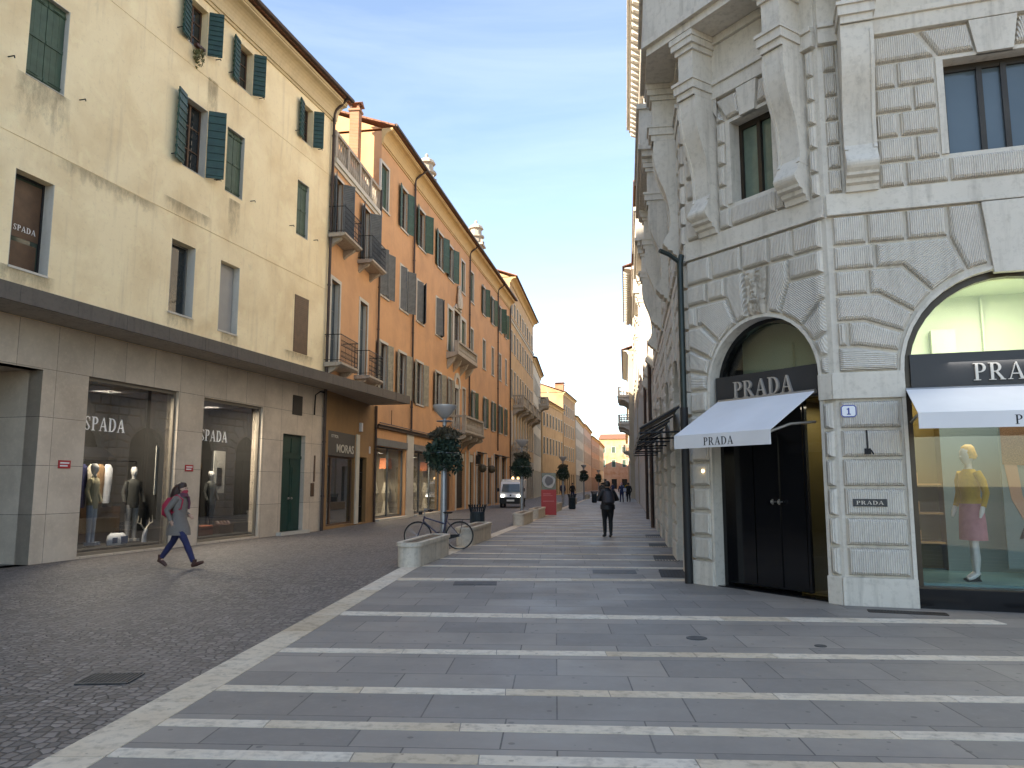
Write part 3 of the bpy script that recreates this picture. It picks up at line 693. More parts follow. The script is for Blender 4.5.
for sx in (-1,1):
    m.tube([(sx*.03,0,.32),(sx*.15,0,.45),(sx*.3,0,.5),(sx*.36,0,.68)],[.02,.018,.014,.006],6); m.tube([(sx*.15,0,.45),(sx*.14,0,.6)],[.014,.005],5); m.tube([(sx*.27,0,.49),(sx*.24,0,.66)],[.014,.005],5)
m.build('antlers',M_['cream_c'],t,T())
t=thing('table_lamp','small shaded table lamp in the narrower shop window','lamp'); t.matrix_basis=L1.matrix_basis@T(-6.45,.75,1.88)
MB().lathe([(.07,0),(.07,.02),(.015,.04),(.015,.25)],n=10).build('stand',M_['bronze'],t,T()); MB().lathe([(.19,.22),(.12,.42)],n=14).build('lamp_shade',plain('lit_lampshade',(.8,.68,.5),.9,0,.03,3,0,(1,.75,.45),.35),t,T())
t=thing('suitcase','brown leather suitcase on the floor of the narrower shop window','suitcase'); t.matrix_basis=L1.matrix_basis@T(-5.8,.6,.18)
MB().box(-.3,.3,-.15,.15,0,.28).build('case',plain('tan_leather',(.25,.07,.03),.45),t,T(),bevel=.03); MB().box(-.31,.31,-.155,.155,.17,.185).build('strap',M_['boot'],t,T())
MB().box(-6.55,-6.25,.4,.42,.18,.62).build('price_card',M_['curtain'],w2,T())
# green door
m=MB(); m.box(-2.8,-1.4,.12,.18,.1,3.24); 
for x0,x1 in ((-2.72,-2.14),(-2.06,-1.48)):
    for z0,z1 in ((.3,1.1),(1.25,2.25)):
        m.prism([(x0,z0),(x1,z0),(x1,z1),(x0,z1)],.10,.12); m.box(x0+.08,x1-.08,.085,.10,z0+.08,z1-.08)
m.box(-2.12,-2.08,.1,.12,.1,2.5); m.box(-2.8,-1.4,.09,.12,2.45,2.55)
for x0,x1 in ((-2.72,-2.14),(-2.06,-1.48)): m.box(x0,x1,.1,.12,2.65,3.12)
dr=m.build('door',M_['greend'],L1,T()); MB().ball((-2.2,.06,1.15),.04).ball((-2.0,.06,1.15),.035).build('handle',M_['alu'],dr,T())
MB().box(-3.0,-1.2,-.2,.12,0,.1).build('doorstep',M_['jamb'],L1,T())
MB().box(-.95,-.75,-.06,-.03,1.2,1.65).box(-.78,-.7,-.05,-.03,1.7,2.6).build('intercom_panel',M_['wood'],L1,T())
MB().tube([(-.9,-.06,4.0),(-.9,-.08,4.7),(-.6,-.1,4.85),(-.3,-.1,4.85)],.025,6).build('cable_pipe',M_['iron'],L1,T())
for x,l in ((-11.55,'a'),(-7.5,'b')):
    p=MB().box(x,x+.32,-.045,-.031,1.95,2.12).build('plate',M_['red'],L1,T()); m=MB(); m.box(x+.04,x+.28,-.048,-.0455,2.05,2.08); m.box(x+.04,x+.24,-.048,-.0455,1.99,2.02); m.build('plate_text',M_['paintw'],p,T())
# recess on far left: dark shop front
MB().box(-20.4,-12.1,1.2,1.28,0,3.97).build('dark_shopfront',M_['blackm'],L1,T())
# ------------------------------------------------------------------ L0 unseen blocks added left behind the camera, keeping sun off the palace corner
p0=(A1[0]+dL1[0]*-48,A1[1]+dL1[1]*-48)
L0b=thing('unseen_shade_block','unseen flat roofed cream block added beside the yellow building to shade the palace','building',(A1[0]+dL1[0]*-27,A1[1]+dL1[1]*-27,0),math.atan2(dL1[1],dL1[0]))
hs=[(x,x+1.1,z,z+1.8) for x in (1,3.5) for z in (5.5,9.3,13,16.8)]
wall_holes(m:=MB(),0,6.4,0,20.3,hs,0,.2); m.build('wall',M_['cream'],L0b,T()); body('side_wall',L0b,M_['cream'],6.4,20.3,10,.4)
for a,b,c,d in hs: window(L0b,a,c,1.1,1.8,surround=.12,depth=.2)
L0=thing('tall_unseen_shade_block','unseen tall plain cream block added left of the square to shade the palace','building',(*p0,0),math.atan2(dL1[1],dL1[0]))
hs=[(x,x+1.1,z,z+1.8) for x in range(2,18,3) for z in (5.5,9.3,13,16.8,20.4,24.2)]
wall_holes(m:=MB(),0,20.9,0,28,hs,0,.2); m.build('wall',M_['cream'],L0,T()); body('side_wall',L0,M_['cream'],20.9,28,12,.4); roof(L0,0,20.9,28,.6,12)
for a,b,c,d in hs: window(L0,a,c,1.1,1.8,surround=.12,depth=.2)
# ------------------------------------------------------------------ L2 narrow peach building
dL2=(.71,6.1); n_=math.hypot(*dL2); dL2=(dL2[0]/n_,dL2[1]/n_)
L2=thing('narrow_peach_building','narrow peach building with roof balustrade and iron balconies over a grey shop sign','building',(*A1,0),math.atan2(dL2[1],dL2[0]))
LL=6.14
u3=[(.25,1.15,10.75,13.15),(3.65,4.65,10.75,13.25)]; u2=[(.2,1.1,5.95,9.15),(3.6,4.6,5.95,9.15)]
wall_holes(m:=MB(),0,LL,5.0,13.75,u3+u2,0,.25); m.build('wall',M_['peach'],L2,T())
g2=[(.35,3.4,.1,3.56),(4.0,5.0,.05,2.72)]
wall_holes(m:=MB(),0,LL,0,5.0,g2,0.0,.3); m.build('ground_floor_wall',M_['mustard'],L2,T())
body('side_wall',L2,M_['peach'],LL,13.75,8,2.0)
MB().box(.02,LL-.02,-.12,.2,13.6,13.78).box(.02,LL-.02,-.06,.02,13.45,13.6).build('cornice',M_['jamb'],L2,T())
balustrade(L2,.05,LL-.05,.05,13.78,1.1,M_['balcony'],24,1.5,name='roof_balustrade')
for i,(a,b,c,d) in enumerate(u3): window(L2,a,c,b-a,d-c,shut=(M_['shut_gr'],'open'),style='louvre',surround=.09,sill=False,al=158,ar=128,depth=.22); iron_balcony(L2,a-.55,c,2.0)
for i,(a,b,c,d) in enumerate(u2): window(L2,a,c,b-a,d-c,surround=.14,sill=False,depth=.22,pane=M_['pane_w'],panes=(2,3),casement=M_['shut_gr']); iron_balcony(L2,a-.55,c,2.0)
MB().prism([(3.2,15.3),(8,16.8),(8,13.8),(3.2,13.8)],.1,LL-.1,'x').build('rear_roof',M_['tile'],L2,T())
sw=shopwin(L2,.35,3.4,.1,2.66,.1,(1.0,),'wood','glassd',1.6,'shopw')
MB().box(1.2,2.0,.5,.55,.3,2.4).build('display_stand',M_['curtain'],sw,T())
sg=MB().box(.35,3.4,.0,.2,2.66,3.56).build('sign_board',plain('grey_brown_sign',(.055,.048,.042),.6),L2,T())
sans('MORAS',.44,sg,'lettering',M_['curtain'],T(1.2,-.012,2.80),sx=1.4)
sans('OTTICA',.16,sg,'small_lettering',M_['curtain'],T(.62,-.012,3.32),sx=1.3)
m=MB(); m.box(4.0,5.0,.2,.24,.05,2.72); d2=m.build('door',M_['dark'],L2,T())
m=MB()
for k in range(12): m.tube([(4.04+k*.084,.16,.1),(4.04+k*.084,.16,2.68)],.011,5)
for z in (.1,.7,1.4,2.1,2.66): m.box(4.0,5.0,.15,.17,z-.015,z+.015)
m.build('gate',M_['iron'],d2,T())
MB().box(3.5,3.9,-.05,.0,.05,3.6).build('stone_trim',M_['jamb'],L2,T())
MB().box(5.3,5.42,-.03,0,2.9,3.2).build('street_plate',M_['enamel'],L2,T()); MB().box(3.9,4.1,-.1,0,3.75,4.1).build('wall_lamp',M_['enamel'],L2,T())
downpipe(L2,LL-.15,0,5.0,.08,mat=M_['gutter'])
downpipe(L2,LL-.2,5.3,14.8,.1,mat=M_['gutter'],r=.05)
# ------------------------------------------------------------------ L3 long orange building
A3=(-5.98,33.6); dL3=(.1676,.9859); L3L=34.4
L3=thing('long_orange_building','long orange plastered palazzo with rows of green shuttered windows, ornate chimneys and a stone balcony','building',(*A3,0),math.atan2(dL3[1],dL3[0]))
top=[(.05,1.05),(3.0,4.0),(6.0,7.2),(9.9,11.1),(12.4,13.6),(15.8,16.8),(18.5,19.5),(22.6,23.6),(26.1,27.1),(29.3,30.3),(32.0,32.8)]
mid=[(.1,1.2),(3.1,4.2),(5.9,7.1),(9.7,10.9),(18.7,19.5),(22.8,23.7),(26.2,27.0),(29.3,30.2),(32.2,32.9)]
low=[(.35,1.35),(3.1,4.2),(6.0,7.2),(9.8,11.0),(12.7,13.5),(19.2,20.2),(23.2,24.1),(26.3,27.2),(29.3,30.2),(32.0,32.6)]
hT=[(a,b,14.15,16.25) for a,b in top]; hM=[(a,b,10.1,12.25) for a,b in mid]; hL=[(a,b,5.75,7.95) for a,b in low]
hX=[(12.5,13.6,9.65,12.3),(14.0,15.6,9.65,12.5),(16.0,17.1,9.65,12.3),(14.3,15.3,5.1,7.6),(16.4,17.2,5.4,7.8)]
wall_holes(m:=MB(),0,L3L,4.2,17.1,hT+hM+hL+hX,0,.25); m.build('wall',M_['orange'],L3,T())
gs=[(.0+.12,4.4,.1,3.3),(5.8,11.25,.1,3.3),(12.3,14.0,.05,3.4),(14.9,17.2,.1,3.6),(18.6,19.9,.1,3.6),(21.0,23.0,.1,3.75),(24.6,26.2,.1,3.6),(27.4,29.4,.1,3.8),(30.4,32.6,.1,3.8)]
wall_holes(m:=MB(),0,L3L,0,4.2,gs,-.002,.35); m.build('ground_floor_wall',M_['orange'],L3,T())
body('side_wall',L3,M_['peach'],L3L,17.8,9,2.2)
roof(L3,0,L3L,17.95,.65,9.5,.34); gables(L3,0,L3L,17.95,M_['peach'],.6,9.5,.34)
cornice(L3,-.03,L3L,17.1,17.85,.52,M_['trim_o'],5); gutter(L3,-.1,L3L,17.93,.7)
for s in (5.0,18.0,28.4): downpipe(L3,s,4.25,17.85,.1,.68)
downpipe(L3,L3L-.1,0,17.6,.1)
rr=random.Random(3)
for i,(a,b,c,d) in enumerate(hT):
    if i in (0,5,6): window(L3,a,c,b-a,d-c,shut=(M_['shut_l'],'closed'),surround=.13,sill=True)
    else: window(L3,a,c,b-a,d-c,shut=(M_['shut_g'],'open'),surround=.13,al=rr.choice((168,172)),ar=rr.choice((135,150,160)),sill=True)
for i,(a,b,c,d) in enumerate(hM):
    if i<4: window(L3,a,c,b-a,d-c,shut=(M_['shut_gr'],'open'),surround=.12,al=rr.choice((16,24)),ar=rr.choice((150,165,30)),sill=True)
    else: window(L3,a,c,b-a,d-c,shut=(M_['shut_l'],'closed'),surround=.12)
for i,(a,b,c,d) in enumerate(hL):
    window(L3,a,c,b-a,d-c,shut=((M_['shut_pale'] if i<5 else M_['shut_g']),'open'),surround=.12,al=171,ar=rr.choice((168,174)),sill=True,depth=.2)
for i,(a,b,c,d) in enumerate(hX[:3]): window(L3,a,c,b-a,d-c,shut=(M_['shut_l'],'closed') if i!=1 else None,surround=.22,sill=False,panes=(2,4))
window(L3,14.3,5.1,1.0,2.5,surround=.25,sill=False); window(L3,16.4,5.4,.8,2.4,surround=.12)
m=MB(); m.lathe([(.62,0),(.62,.05)],(0,0,0),3); 
ar=[(14.8+.85*math.cos(R(a)),7.65+.95*math.sin(R(a))) for a in range(0,181,15)]; ai=[(14.8+.55*math.cos(R(a)),7.65+.65*math.sin(R(a))) for a in range(0,181,15)]
m=MB()
for k in range(12): m.prism([ar[k],ar[k+1],ai[k+1],ai[k]],-.08,.0)
m.build('arch_moulding',M_['jamb'],L3,T())
m=MB(); m.loft([(14.8,-.15,12.7,.35,.15),(14.8,-.18,13.0,.5,.16),(14.8,-.16,13.5,.42,.14),(14.8,-.12,13.9,.2,.12),(14.8,-.12,14.05,.28,.14),(14.8,-.1,14.25,.1,.08)],12); m.prism([(13.9,12.65),(15.7,12.65),(15.3,12.95),(14.3,12.95)],-.1,0); m.build('coat_of_arms',M_['carved'],L3,T(),smooth=True)
m=MB(); m.prism([(-.75,9.35),(-.75,9.5),(0,9.5),(0,9.1),(-.5,9.25)],12.1,17.6,'x'); 
for x in (12.3,13.8,15.6,17.2): m.prism([(0,9.1),(-.55,9.25),(-.4,8.95),(0,8.5)],x,x+.22,'x')
b=m.build('balcony',M_['balcony'],L3,T()); balustrade(b,12.15,17.55,-.62,9.5,.7,M_['balcony'],22,name='balustrade')
stone_balcony(L3,12.9,4.75,5.4,1.05,1.0,14,brackets=4)
# ground floor details
MB().box(0.05,12.6,-.14,-.003,4.08,4.2).box(.05,12.6,-.2,-.1,4.2,4.24).build('ledge',M_['gutter'],L3,T())
MB().tube([(.1,-.17,4.3),(12.5,-.17,4.3)],.02,5).tube([(1.9,-.1,4.3),(1.9,-.1,5.0)],.015,5).build('cable',M_['iron'],L3,T())
for a,b in ((0.05,4.5),(5.7,11.35)): MB().box(a,b,-.09,-.004,3.3,3.62).build('lintel',plain('grey_lintel',(.16,.16,.155),.7),L3,T())
MB().box(4.55,5.65,-.05,-.004,.35,4.06).box(4.5,5.7,-.08,-.004,0,.35).build('pilaster',M_['jamb'],L3,T()); MB().box(11.4,12.2,-.05,-.004,0,4.06).build('pilaster',M_['jamb'],L3,T())
for a,b in ((.02,4.45),(5.75,11.3)): MB().box(a,b,-.25,-.004,0,.1).build('doorstep',M_['jamb'],L3,T())
def shopbay(a,b,d,mull,light=12,gl='glass',c=.1,col='orangep'):
    w=shopwin(L3,a,b,c,d,.14,mull,'shut_gr',gl,1.8,'shopw'); 
    if light: spot(((a+b)/2,.9,d-.25),light,.8,w)
    if col:
        m=MB()
        for k in range(2): x=a+.6+(b-a-1.2)*k; m.prism([(x-.35,d-.95),(x+.35,d-.95),(x+.25,d-.45),(x-.25,d-.45)],.6,1.0)
        m.build('hanging_lamp',M_[col],w,T())
        m=MB()
        for k in range(3):
            x=a+.5+k*(b-a-1)/2; m.loft([(x,.8,c+.15,.2,.2),(x,.8,.8,.1,.1),(x,.8,1.2,.24,.2),(x,.8,1.7,.12,.1)],10)
        m.build('goods',M_['cream_c'],w,T())
    return w
shopbay(.12,4.4,3.3,(2.2,),30); shopbay(5.8,11.25,3.3,(7.3,9.3),30)
MB().box(12.3,14.0,.2,.3,.05,3.4).build('door',M_['wood'],L3,T())
for a,b,d in ((14.9,17.2,3.6),(18.6,19.9,3.6)):
    m=MB(); m.box(a,b,.18,.2,.1,d)
    for k in range(int((d-.2)/.13)): m.box(a+.03,b-.03,.15,.18,.13+k*.13,.2+k*.13)
    m.build('roller_grille',M_['grate'],L3,T()); MB().box(a,b,.05,.17,d-.5,d-.02).build('fascia',M_['curtain'],L3,T())
for a,b,d in ((21.0,23.0,3.75),(24.6,26.2,3.6),(27.4,29.4,3.8),(30.4,32.6,3.8)):
    shopbay(a,b,d,(),0,'glassd',col=None)
for a,b,d in ((21.0,23.0,3.75),(27.4,29.4,3.8),(30.4,32.6,3.8)):
    MB().prism([(0,d+.15),(-.3,d+.1),(-.3,d+.04),(0,d+.04)],a-.1,b+.1,'x').build('hood',M_['blackm'],L3,T())
for a,b,c_,d in gs[3:]:
    for q in (a-.28,b+.01): MB().box(q,q+.27,-.04,-.003,0,d+.2).build('stone_jamb',M_['jamb'],L3,T())
MB().prism([(-.35,3.0),(-.35,3.6),(-.05,3.6),(-.05,3.0)],20.35,20.4,'x').build('projecting_sign',M_['blackm'],L3,T())
for s in (20.5,23.8): MB().tube([(s,0,2.9),(s,-.45,2.9)],.02,5).ball((s,-.5,2.7),.3,8,6).build('hanging_basket',M_['leaf2'],L3,T())
chimney(L2,5.2,.95,14.0,.42,4.2,M_['brick'])
cupola(L3,14.2,2.0,20.3,1.2); cupola(L3,29.3,2.0,20.8,1.3)
chimney(L3,17.0,1.2,18.2,.3,.9,M_['balcony'])
# ------------------------------------------------------------------ generic far buildings
def facade(name,label,p0,p1,H,mat,rows,sw,gap,D=9,wmat=None,shut=None,style='louvre',ground=True,roof_m=None,ov=.5,corn=None,offs=.8,closed=False,gmat=None,surround=.12,nog=False,chim=()):
    d=(p1[0]-p0[0],p1[1]-p0[1]); L=math.hypot(*d)
    b=thing(name,label,'building',(*p0,0),math.atan2(d[1],d[0]))
    hs=[]; x=offs
    cols=[]
    while x+sw<L-.4: cols.append(x); x+=sw+gap
    for z0,z1 in rows:
        for x in cols: hs.append((x,x+sw,z0,z1))
    gz=4.0 if ground else 0
    wall_holes(m:=MB(),0,L,gz,H-.6,hs,0,.25); m.build('wall',mat,b,T())
    if ground:
        gh=[(x-.25,x+sw+.35,.08,3.2) for x in cols]
        wall_holes(m:=MB(),0,L,0,gz,gh,-.002,.4); m.build('ground_floor_wall',gmat or mat,b,T())
        for q in gh:
            link(shared(('sf',round(q[1]-q[0],2)),lambda:MB().box(0,q[1]-q[0],.3,.36,0,3.12).mesh('shopfront',M_['pane'])),'shopfront',b,T(q[0],0,q[2]))
    body('side_wall',b,mat,L,H-.1,D,.6)
    roof(b,0,L,H,ov,D+.3,.34,roof_m); gables(b,0,L,H,mat,ov,D+.3,.34)
    cornice(b,0,L,H-.6,H-.1,ov-.15,corn or M_['trim_o'],3)
    for i,h in enumerate(hs):
        md=None
        if shut:
            k=(i*7+3)%5
            md=(shut,'closed' if (closed or k<2) else 'open')
        window(b,h[0],h[2],sw,h[3]-h[2],shut=md,surround=surround,panes=(2,3),al=100,ar=110,style=style)
    for s,y,w,h in chim: chimney(b,s,y,H+.3,w,h,M_['brick'])
    return b
C4=(-.2,67.7); C5=(2.45,88.0)
L4=facade('tall_ochre_building','tall ochre building with stacked stone balconies just beyond the long orange one',C4,C5,20.3,M_['ochre'],[(17.0,18.4),(13.6,15.5),(9.4,11.9),(5.2,7.8)],.95,1.25,shut=M_['shut_l'],closed=True,gmat=M_['balcony'],ov=.7,surround=.1)
cornice(L4,0,20.4,16.2,16.5,.15,M_['jamb'],2,'string_course')
for s in (2.2,6.6,11.2,16): stone_balcony(L4,s,8.7,3.0,1.0,1.0,8,brackets=2)
stone_balcony(L4,1.0,4.4,6,.8,.9,14,brackets=3)
for s in (.5,2.9,5.1,7.3,9.5,11.7): MB().box(s-.15,s+.15,-.16,-.01,5.0,8.1).build('pilaster',M_['jamb'],L4,T())
C6=(3.9,104.); C7=(8.6,122.); C8=(12.2,135)
fb=facade('narrow_cream_building','narrow cream building with one high balcony after the tall ochre building',C5,(3.9,103.8),16.2,M_['cream'],[(12.4,14.2),(8.8,11),(5.2,7.4)],1.0,1.5,shut=M_['shut_l'],closed=True,D=8)
stone_balcony(fb,11.0,11.8,3,1.2,1.0,8,brackets=2)
facade('low_ochre_building','lower golden ochre building in front of a taller brown one down the street',(4.1,104),(8.0,121),13.2,M_['ochre'],[(9.6,11.4),(5.8,8.0)],1.0,1.5,shut=M_['shut_l'],closed=True,D=6)
facade('brown_building','brown plastered building with a brick chimney standing past the golden ochre one',(8.1,121.2),(11.2,136),16.2,M_['ochre2'],[(12.6,14.2),(9.2,11.2),(5.4,7.6)],1.0,1.7,shut=M_['shut_l'],closed=True,D=14,chim=((10,2,1.5,2.0),))
facade('white_building','pale white building with cornice in the distance on the left of the street',(11.3,136.2),(14.9,160),13.6,M_['grey'],[(9.8,11.6),(6,8.4)],1.0,1.8,shut=M_['shut_l'],closed=True,D=9,chim=((4,3,1.0,1.8),))
facade('faded_pink_building','faded pink building far down the left side of the street',(15,160.2),(19.2,187),14.0,M_['pinkish'],[(10,11.8),(6,8.4)],1.0,2.0,shut=M_['shut_l'],closed=True,D=9,chim=((6,3,1.0,1.6),))
facade('distant_red_building','small reddish building at the far left end of the street',(19.3,187.2),(24.2,214),13.2,M_['reddish'],[(9.4,11.2),(5.6,8)],1.0,2.2,shut=M_['shut_l'],closed=True,D=9,chim=((8,3,1,1.8),))
facade('distant_cream_building','cream building closing the far left curve of the street',(24.3,214.2),(28.5,240),13.0,M_['cream'],[(9.4,11.2),(5.6,8)],1.2,2.4,D=9)
# end of the street
eb=facade('street_end_building','warm orange building closing the far end of the street',(28,248),(47,243),16.0,M_['brickred'],[(11.5,13.4),(7,9.2)],1.1,2.2,shut=M_['shut_l'],closed=True,D=10)
tb=thing('brick_tower','square orange brick tower rising above the building at the far end of the street','tower',(39.2,249,0),-.1)
MB().box(0,5.6,0,5.6,0,25.5).build('tower_wall',M_['brickred'],tb,T())
m=MB(); m.box(-.25,5.85,-.25,5.85,25.5,26.0); m.box(-.12,5.72,-.12,5.72,20,20.3); m.build('cornice',M_['jamb'],tb,T())
m=MB(); m.poly([(-.3,-.3,26),(5.9,-.3,26),(2.8,2.8,28)]); m.poly([(5.9,-.3,26),(5.9,5.9,26),(2.8,2.8,28)]); m.poly([(5.9,5.9,26),(-.3,5.9,26),(2.8,2.8,28)]); m.poly([(-.3,5.9,26),(-.3,-.3,26),(2.8,2.8,28)]); m.build('roof',M_['tile'],tb,T())
m=MB()
for x in (1.2,3.4): m.box(x,x+1.0,-.05,.0,21,24)
m.build('window',M_['pane'],tb,T())
# right side beyond the corner palace
def RP(y,o=0): return (3.04+.147*(y-12.96)-o,y)
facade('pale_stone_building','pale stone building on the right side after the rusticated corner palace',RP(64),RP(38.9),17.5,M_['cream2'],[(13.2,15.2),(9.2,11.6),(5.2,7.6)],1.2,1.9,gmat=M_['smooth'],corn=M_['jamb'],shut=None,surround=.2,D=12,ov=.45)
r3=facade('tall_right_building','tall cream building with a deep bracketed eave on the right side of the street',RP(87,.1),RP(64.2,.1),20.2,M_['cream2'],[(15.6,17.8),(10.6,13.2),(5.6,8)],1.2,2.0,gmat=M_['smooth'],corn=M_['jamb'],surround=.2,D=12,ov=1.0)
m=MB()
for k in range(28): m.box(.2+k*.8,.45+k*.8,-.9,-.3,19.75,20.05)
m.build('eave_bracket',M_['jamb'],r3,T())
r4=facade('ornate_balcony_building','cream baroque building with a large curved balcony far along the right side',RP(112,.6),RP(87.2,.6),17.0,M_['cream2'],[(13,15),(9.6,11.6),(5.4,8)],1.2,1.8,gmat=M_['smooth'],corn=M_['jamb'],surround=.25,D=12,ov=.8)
for s,z in ((20,11.8),(16,11.8),(20,8.6),(14,8.6)): stone_balcony(r4,s,z,3.8,1.3,1.0,8,M_['smooth'],brackets=3)
r5=facade('far_right_building','long shaded building at the far right end of the street',RP(160,.2),RP(112.2,.2),15.0,M_['grey'],[(11,13),(7,9)],1.2,2.3,D=12,ov=.6)
for s,z in ((44,6.4),(38,6.4)): stone_balcony(r5,s,z,3.4,1.2,1.0,7,brackets=2)
facade('distant_right_building','plain building at the very end of the right side beside the tower',RP(236,.4),RP(160.2,.4),14.0,M_['ochre'],[(10,12),(6,8)],1.2,2.6,D=12,ov=.6)
# ------------------------------------------------------------------ R1 rusticated corner palace
CO=(4.52,10.68)
R1=thing('rusticated_corner_palace','large pale rusticated stone corner palace with huge scroll brackets and arched shop openings','building',(*CO,0),0)
def fr(p,d): return T(p[0]-CO[0],p[1]-CO[1],0,math.atan2(d[1],d[0]))
F_F=fr(CO,(.952,-.306)); F_D=fr(CO,(.5437,-.8393)); CS=(3.04,12.96); F_S=fr(CS,(-.1454,-.9894))
def inset(poly,d):
    n=len(poly); out=[]
    area=sum(poly[i][0]*poly[(i+1)%n][1]-poly[(i+1)%n][0]*poly[i][1] for i in range(n))
    sg=1 if area>0 else -1
    for i in range(n):
        p0,p1,p2=poly[i-1],poly[i],poly[(i+1)%n]
        a=(p1[0]-p0[0],p1[1]-p0[1]); b=(p2[0]-p1[0],p2[1]-p1[1])
        la=math.hypot(*a) or 1e-9; lb=math.hypot(*b) or 1e-9
        na=(-a[1]/la*sg,a[0]/la*sg); nb=(-b[1]/lb*sg,b[0]/lb*sg)
        k=1+na[0]*nb[0]+na[1]*nb[1]
        k=max(k,.35)
        out.append((p1[0]+d*(na[0]+nb[0])/k,p1[1]+d*(na[1]+nb[1])/k))
    return out
def clip_x(poly,x0,x1):
    for lim,s in ((x0,1),(x1,-1)):
        o=[]
        for i in range(len(poly)):
            a,b=poly[i],poly[(i+1)%len(poly)]; ia=(a[0]-lim)*s>=-1e-9; ib=(b[0]-lim)*s>=-1e-9
            if ia: o.append(a)
            if ia!=ib:
                t=(lim-a[0])/(b[0]-a[0]); o.append((lim,a[1]+t*(b[1]-a[1])))
        poly=o
        if len(poly)<3: return []
    c=[]
    for p in poly:
        if not c or math.hypot(p[0]-c[-1][0],p[1]-c[-1][1])>.012: c.append(p)
    if len(c)>2 and math.hypot(c[0][0]-c[-1][0],c[0][1]-c[-1][1])<.012: c.pop()
    return c if len(c)>2 else []
def block(mb,poly,ang=0,gap=.017,bev=.046,pr=.085):
    poly=[p for p in poly]
    if len(poly)<3: return
    xs=[p[0] for p in poly]; zs=[p[1] for p in poly]
    if max(xs)-min(xs)<.09 or max(zs)-min(zs)<.08: return
    j=rnd.uniform(-.004,.006); a=inset(poly,gap); m1=inset(poly,gap+bev*.35); b=inset(poly,gap+bev)
    rx=rnd.uniform(0,5); ca,sa=math.cos(ang),math.sin(ang)
    uv=lambda p:(p[0]*ca+p[1]*sa+rx,-p[0]*sa+p[1]*ca+rx)
    n=len(poly); L=[(a,.0),(m1,-pr*.7-j),(b,-pr-j)]
    for (q0,y0),(q1,y1) in zip(L,L[1:]):
        for i in range(n):
            k=(i+1)%n
            mb.poly([(q0[i][0],y0,q0[i][1]),(q0[k][0],y0,q0[k][1]),(q1[k][0],y1,q1[k][1]),(q1[i][0],y1,q1[i][1])],[uv(q0[i]),uv(q0[k]),uv(q1[k]),uv(q1[i])])
    mb.poly([(p[0],-pr-j,p[1]) for p in b],[uv(p) for p in b])
def rect(mb,x0,x1,z0,z1,ang=0,**k):
    if x1-x0>.07: block(mb,[(x0,z0),(x1,z0),(x1,z1),(x0,z1)],ang,**k)
def fillrow(mb,x0,x1,z0,z1,k):
    w=x1-x0
    if w<.07: return
    if w<.75: rect(mb,x0,x1,z0,z1); return
    n=max(2,round(w/.55)); sh=.38 if k%2 else .62
    cuts=[x0]; 
    for i in range(1,n): cuts.append(x0+w*(i+(sh-.5)*.55)/n)
    cuts.append(x1)
    for a,b in zip(cuts,cuts[1:]): rect(mb,a,b,z0,z1)
def archstones(mb,c,v0,r,Ro,lims,levels,keyhw,topz):
    """voussoirs stepped into courses. levels: course heights from v0 up; lims=(xmin,xmax)"""
    th=[0]
    for z in levels[1:]:
        q=(z-v0)/Ro
        if q<.97: th.append(math.asin(max(0,q)))
    nl=len(th)-1
    thk=math.acos(min(1,keyhw/r))
    for sd in (-1,1):
        lim=lims[0] if sd<0 else lims[1]
        for k in range(nl):
            t0,t1=th[k],th[k+1]; z0,z1=levels[k],levels[k+1]
            if t1>thk-.1: t1=min(t1,thk)
            P=[(c+sd*r*math.cos(t0+(t1-t0)*i/4),v0+r*math.sin(t0+(t1-t0)*i/4)) for i in range(5)]
            xo0=c+sd*Ro*math.cos(t0); xo1=c+sd*Ro*math.cos(t1)
            jx=xo0+sd*(.12 if k%2 else .34)
            far=abs(lim-c)
            if abs(xo0-c)>far-.02: jx=c+sd*(abs(xo0-c)+.02)
            elif abs(jx-c)>far-.12: jx=lim
            pts=[P[0],(xo0,v0+Ro*math.sin(t0)),(jx,z0),(jx,z1),(xo1,z1)]+P[::-1][:-1]
            if k==0: pts=[P[0],(jx,z0),(jx,z1),(xo1,z1)]+P[::-1][:-1]
            q=clip_x(pts,min(lims),max(lims))
            if sd<0: q=q[::-1]
            block(mb,q,(t0+t1)/2*.9*sd+ (math.pi/2 if k<1 else 0))
            if abs(jx-c)<far-.1:
                fillrow(mb,min(lim,jx),max(lim,jx),z0,z1,k)
        # tall voussoir next to keystone
        t0,t1=th[nl],thk
        if t1-t0>.08:
            P=[(c+sd*r*math.cos(t0+(t1-t0)*i/3),v0+r*math.sin(t0+(t1-t0)*i/3)) for i in range(4)]
            xo0=c+sd*Ro*math.cos(t0); zt=levels[nl+1] if nl+1<len(levels) else topz
            pts=[P[0],(xo0,levels[nl]),(xo0,zt),(c+sd*keyhw*1.25,zt)]+P[::-1][:-1]
            q=clip_x(pts,min(lims),max(lims)); 
            if sd<0: q=q[::-1]
            block(mb,q,sd*.25)
            fillrow(mb,min(lim,xo0),max(lim,xo0),levels[nl],zt,nl)
    for k in range(nl+1,len(levels)-1):
        for sd in (-1,1):
            e=c+sd*keyhw*1.3; lim=lims[0] if sd<0 else lims[1]
            fillrow(mb,min(e,lim),max(e,lim),levels[k],levels[k+1],k)
def archwall(mb,x0,x1,c,v0,r,z0,z1,reveal,n=20,y=0):
    hw=r
    mb.poly([(x0,y,z0),(c-hw,y,z0),(c-hw,y,z1),(x0,y,z1)]); mb.poly([(c+hw,y,z0),(x1,y,z0),(x1,y,z1),(c+hw,y,z1)])
    A=[(c-r*math.cos(math.pi*i/n),v0+r*math.sin(math.pi*i/n)) for i in range(n+1)]
    for a,b in zip(A,A[1:]): mb.poly([(a[0],y,a[1]),(b[0],y,b[1]),(b[0],y,z1),(a[0],y,z1)])
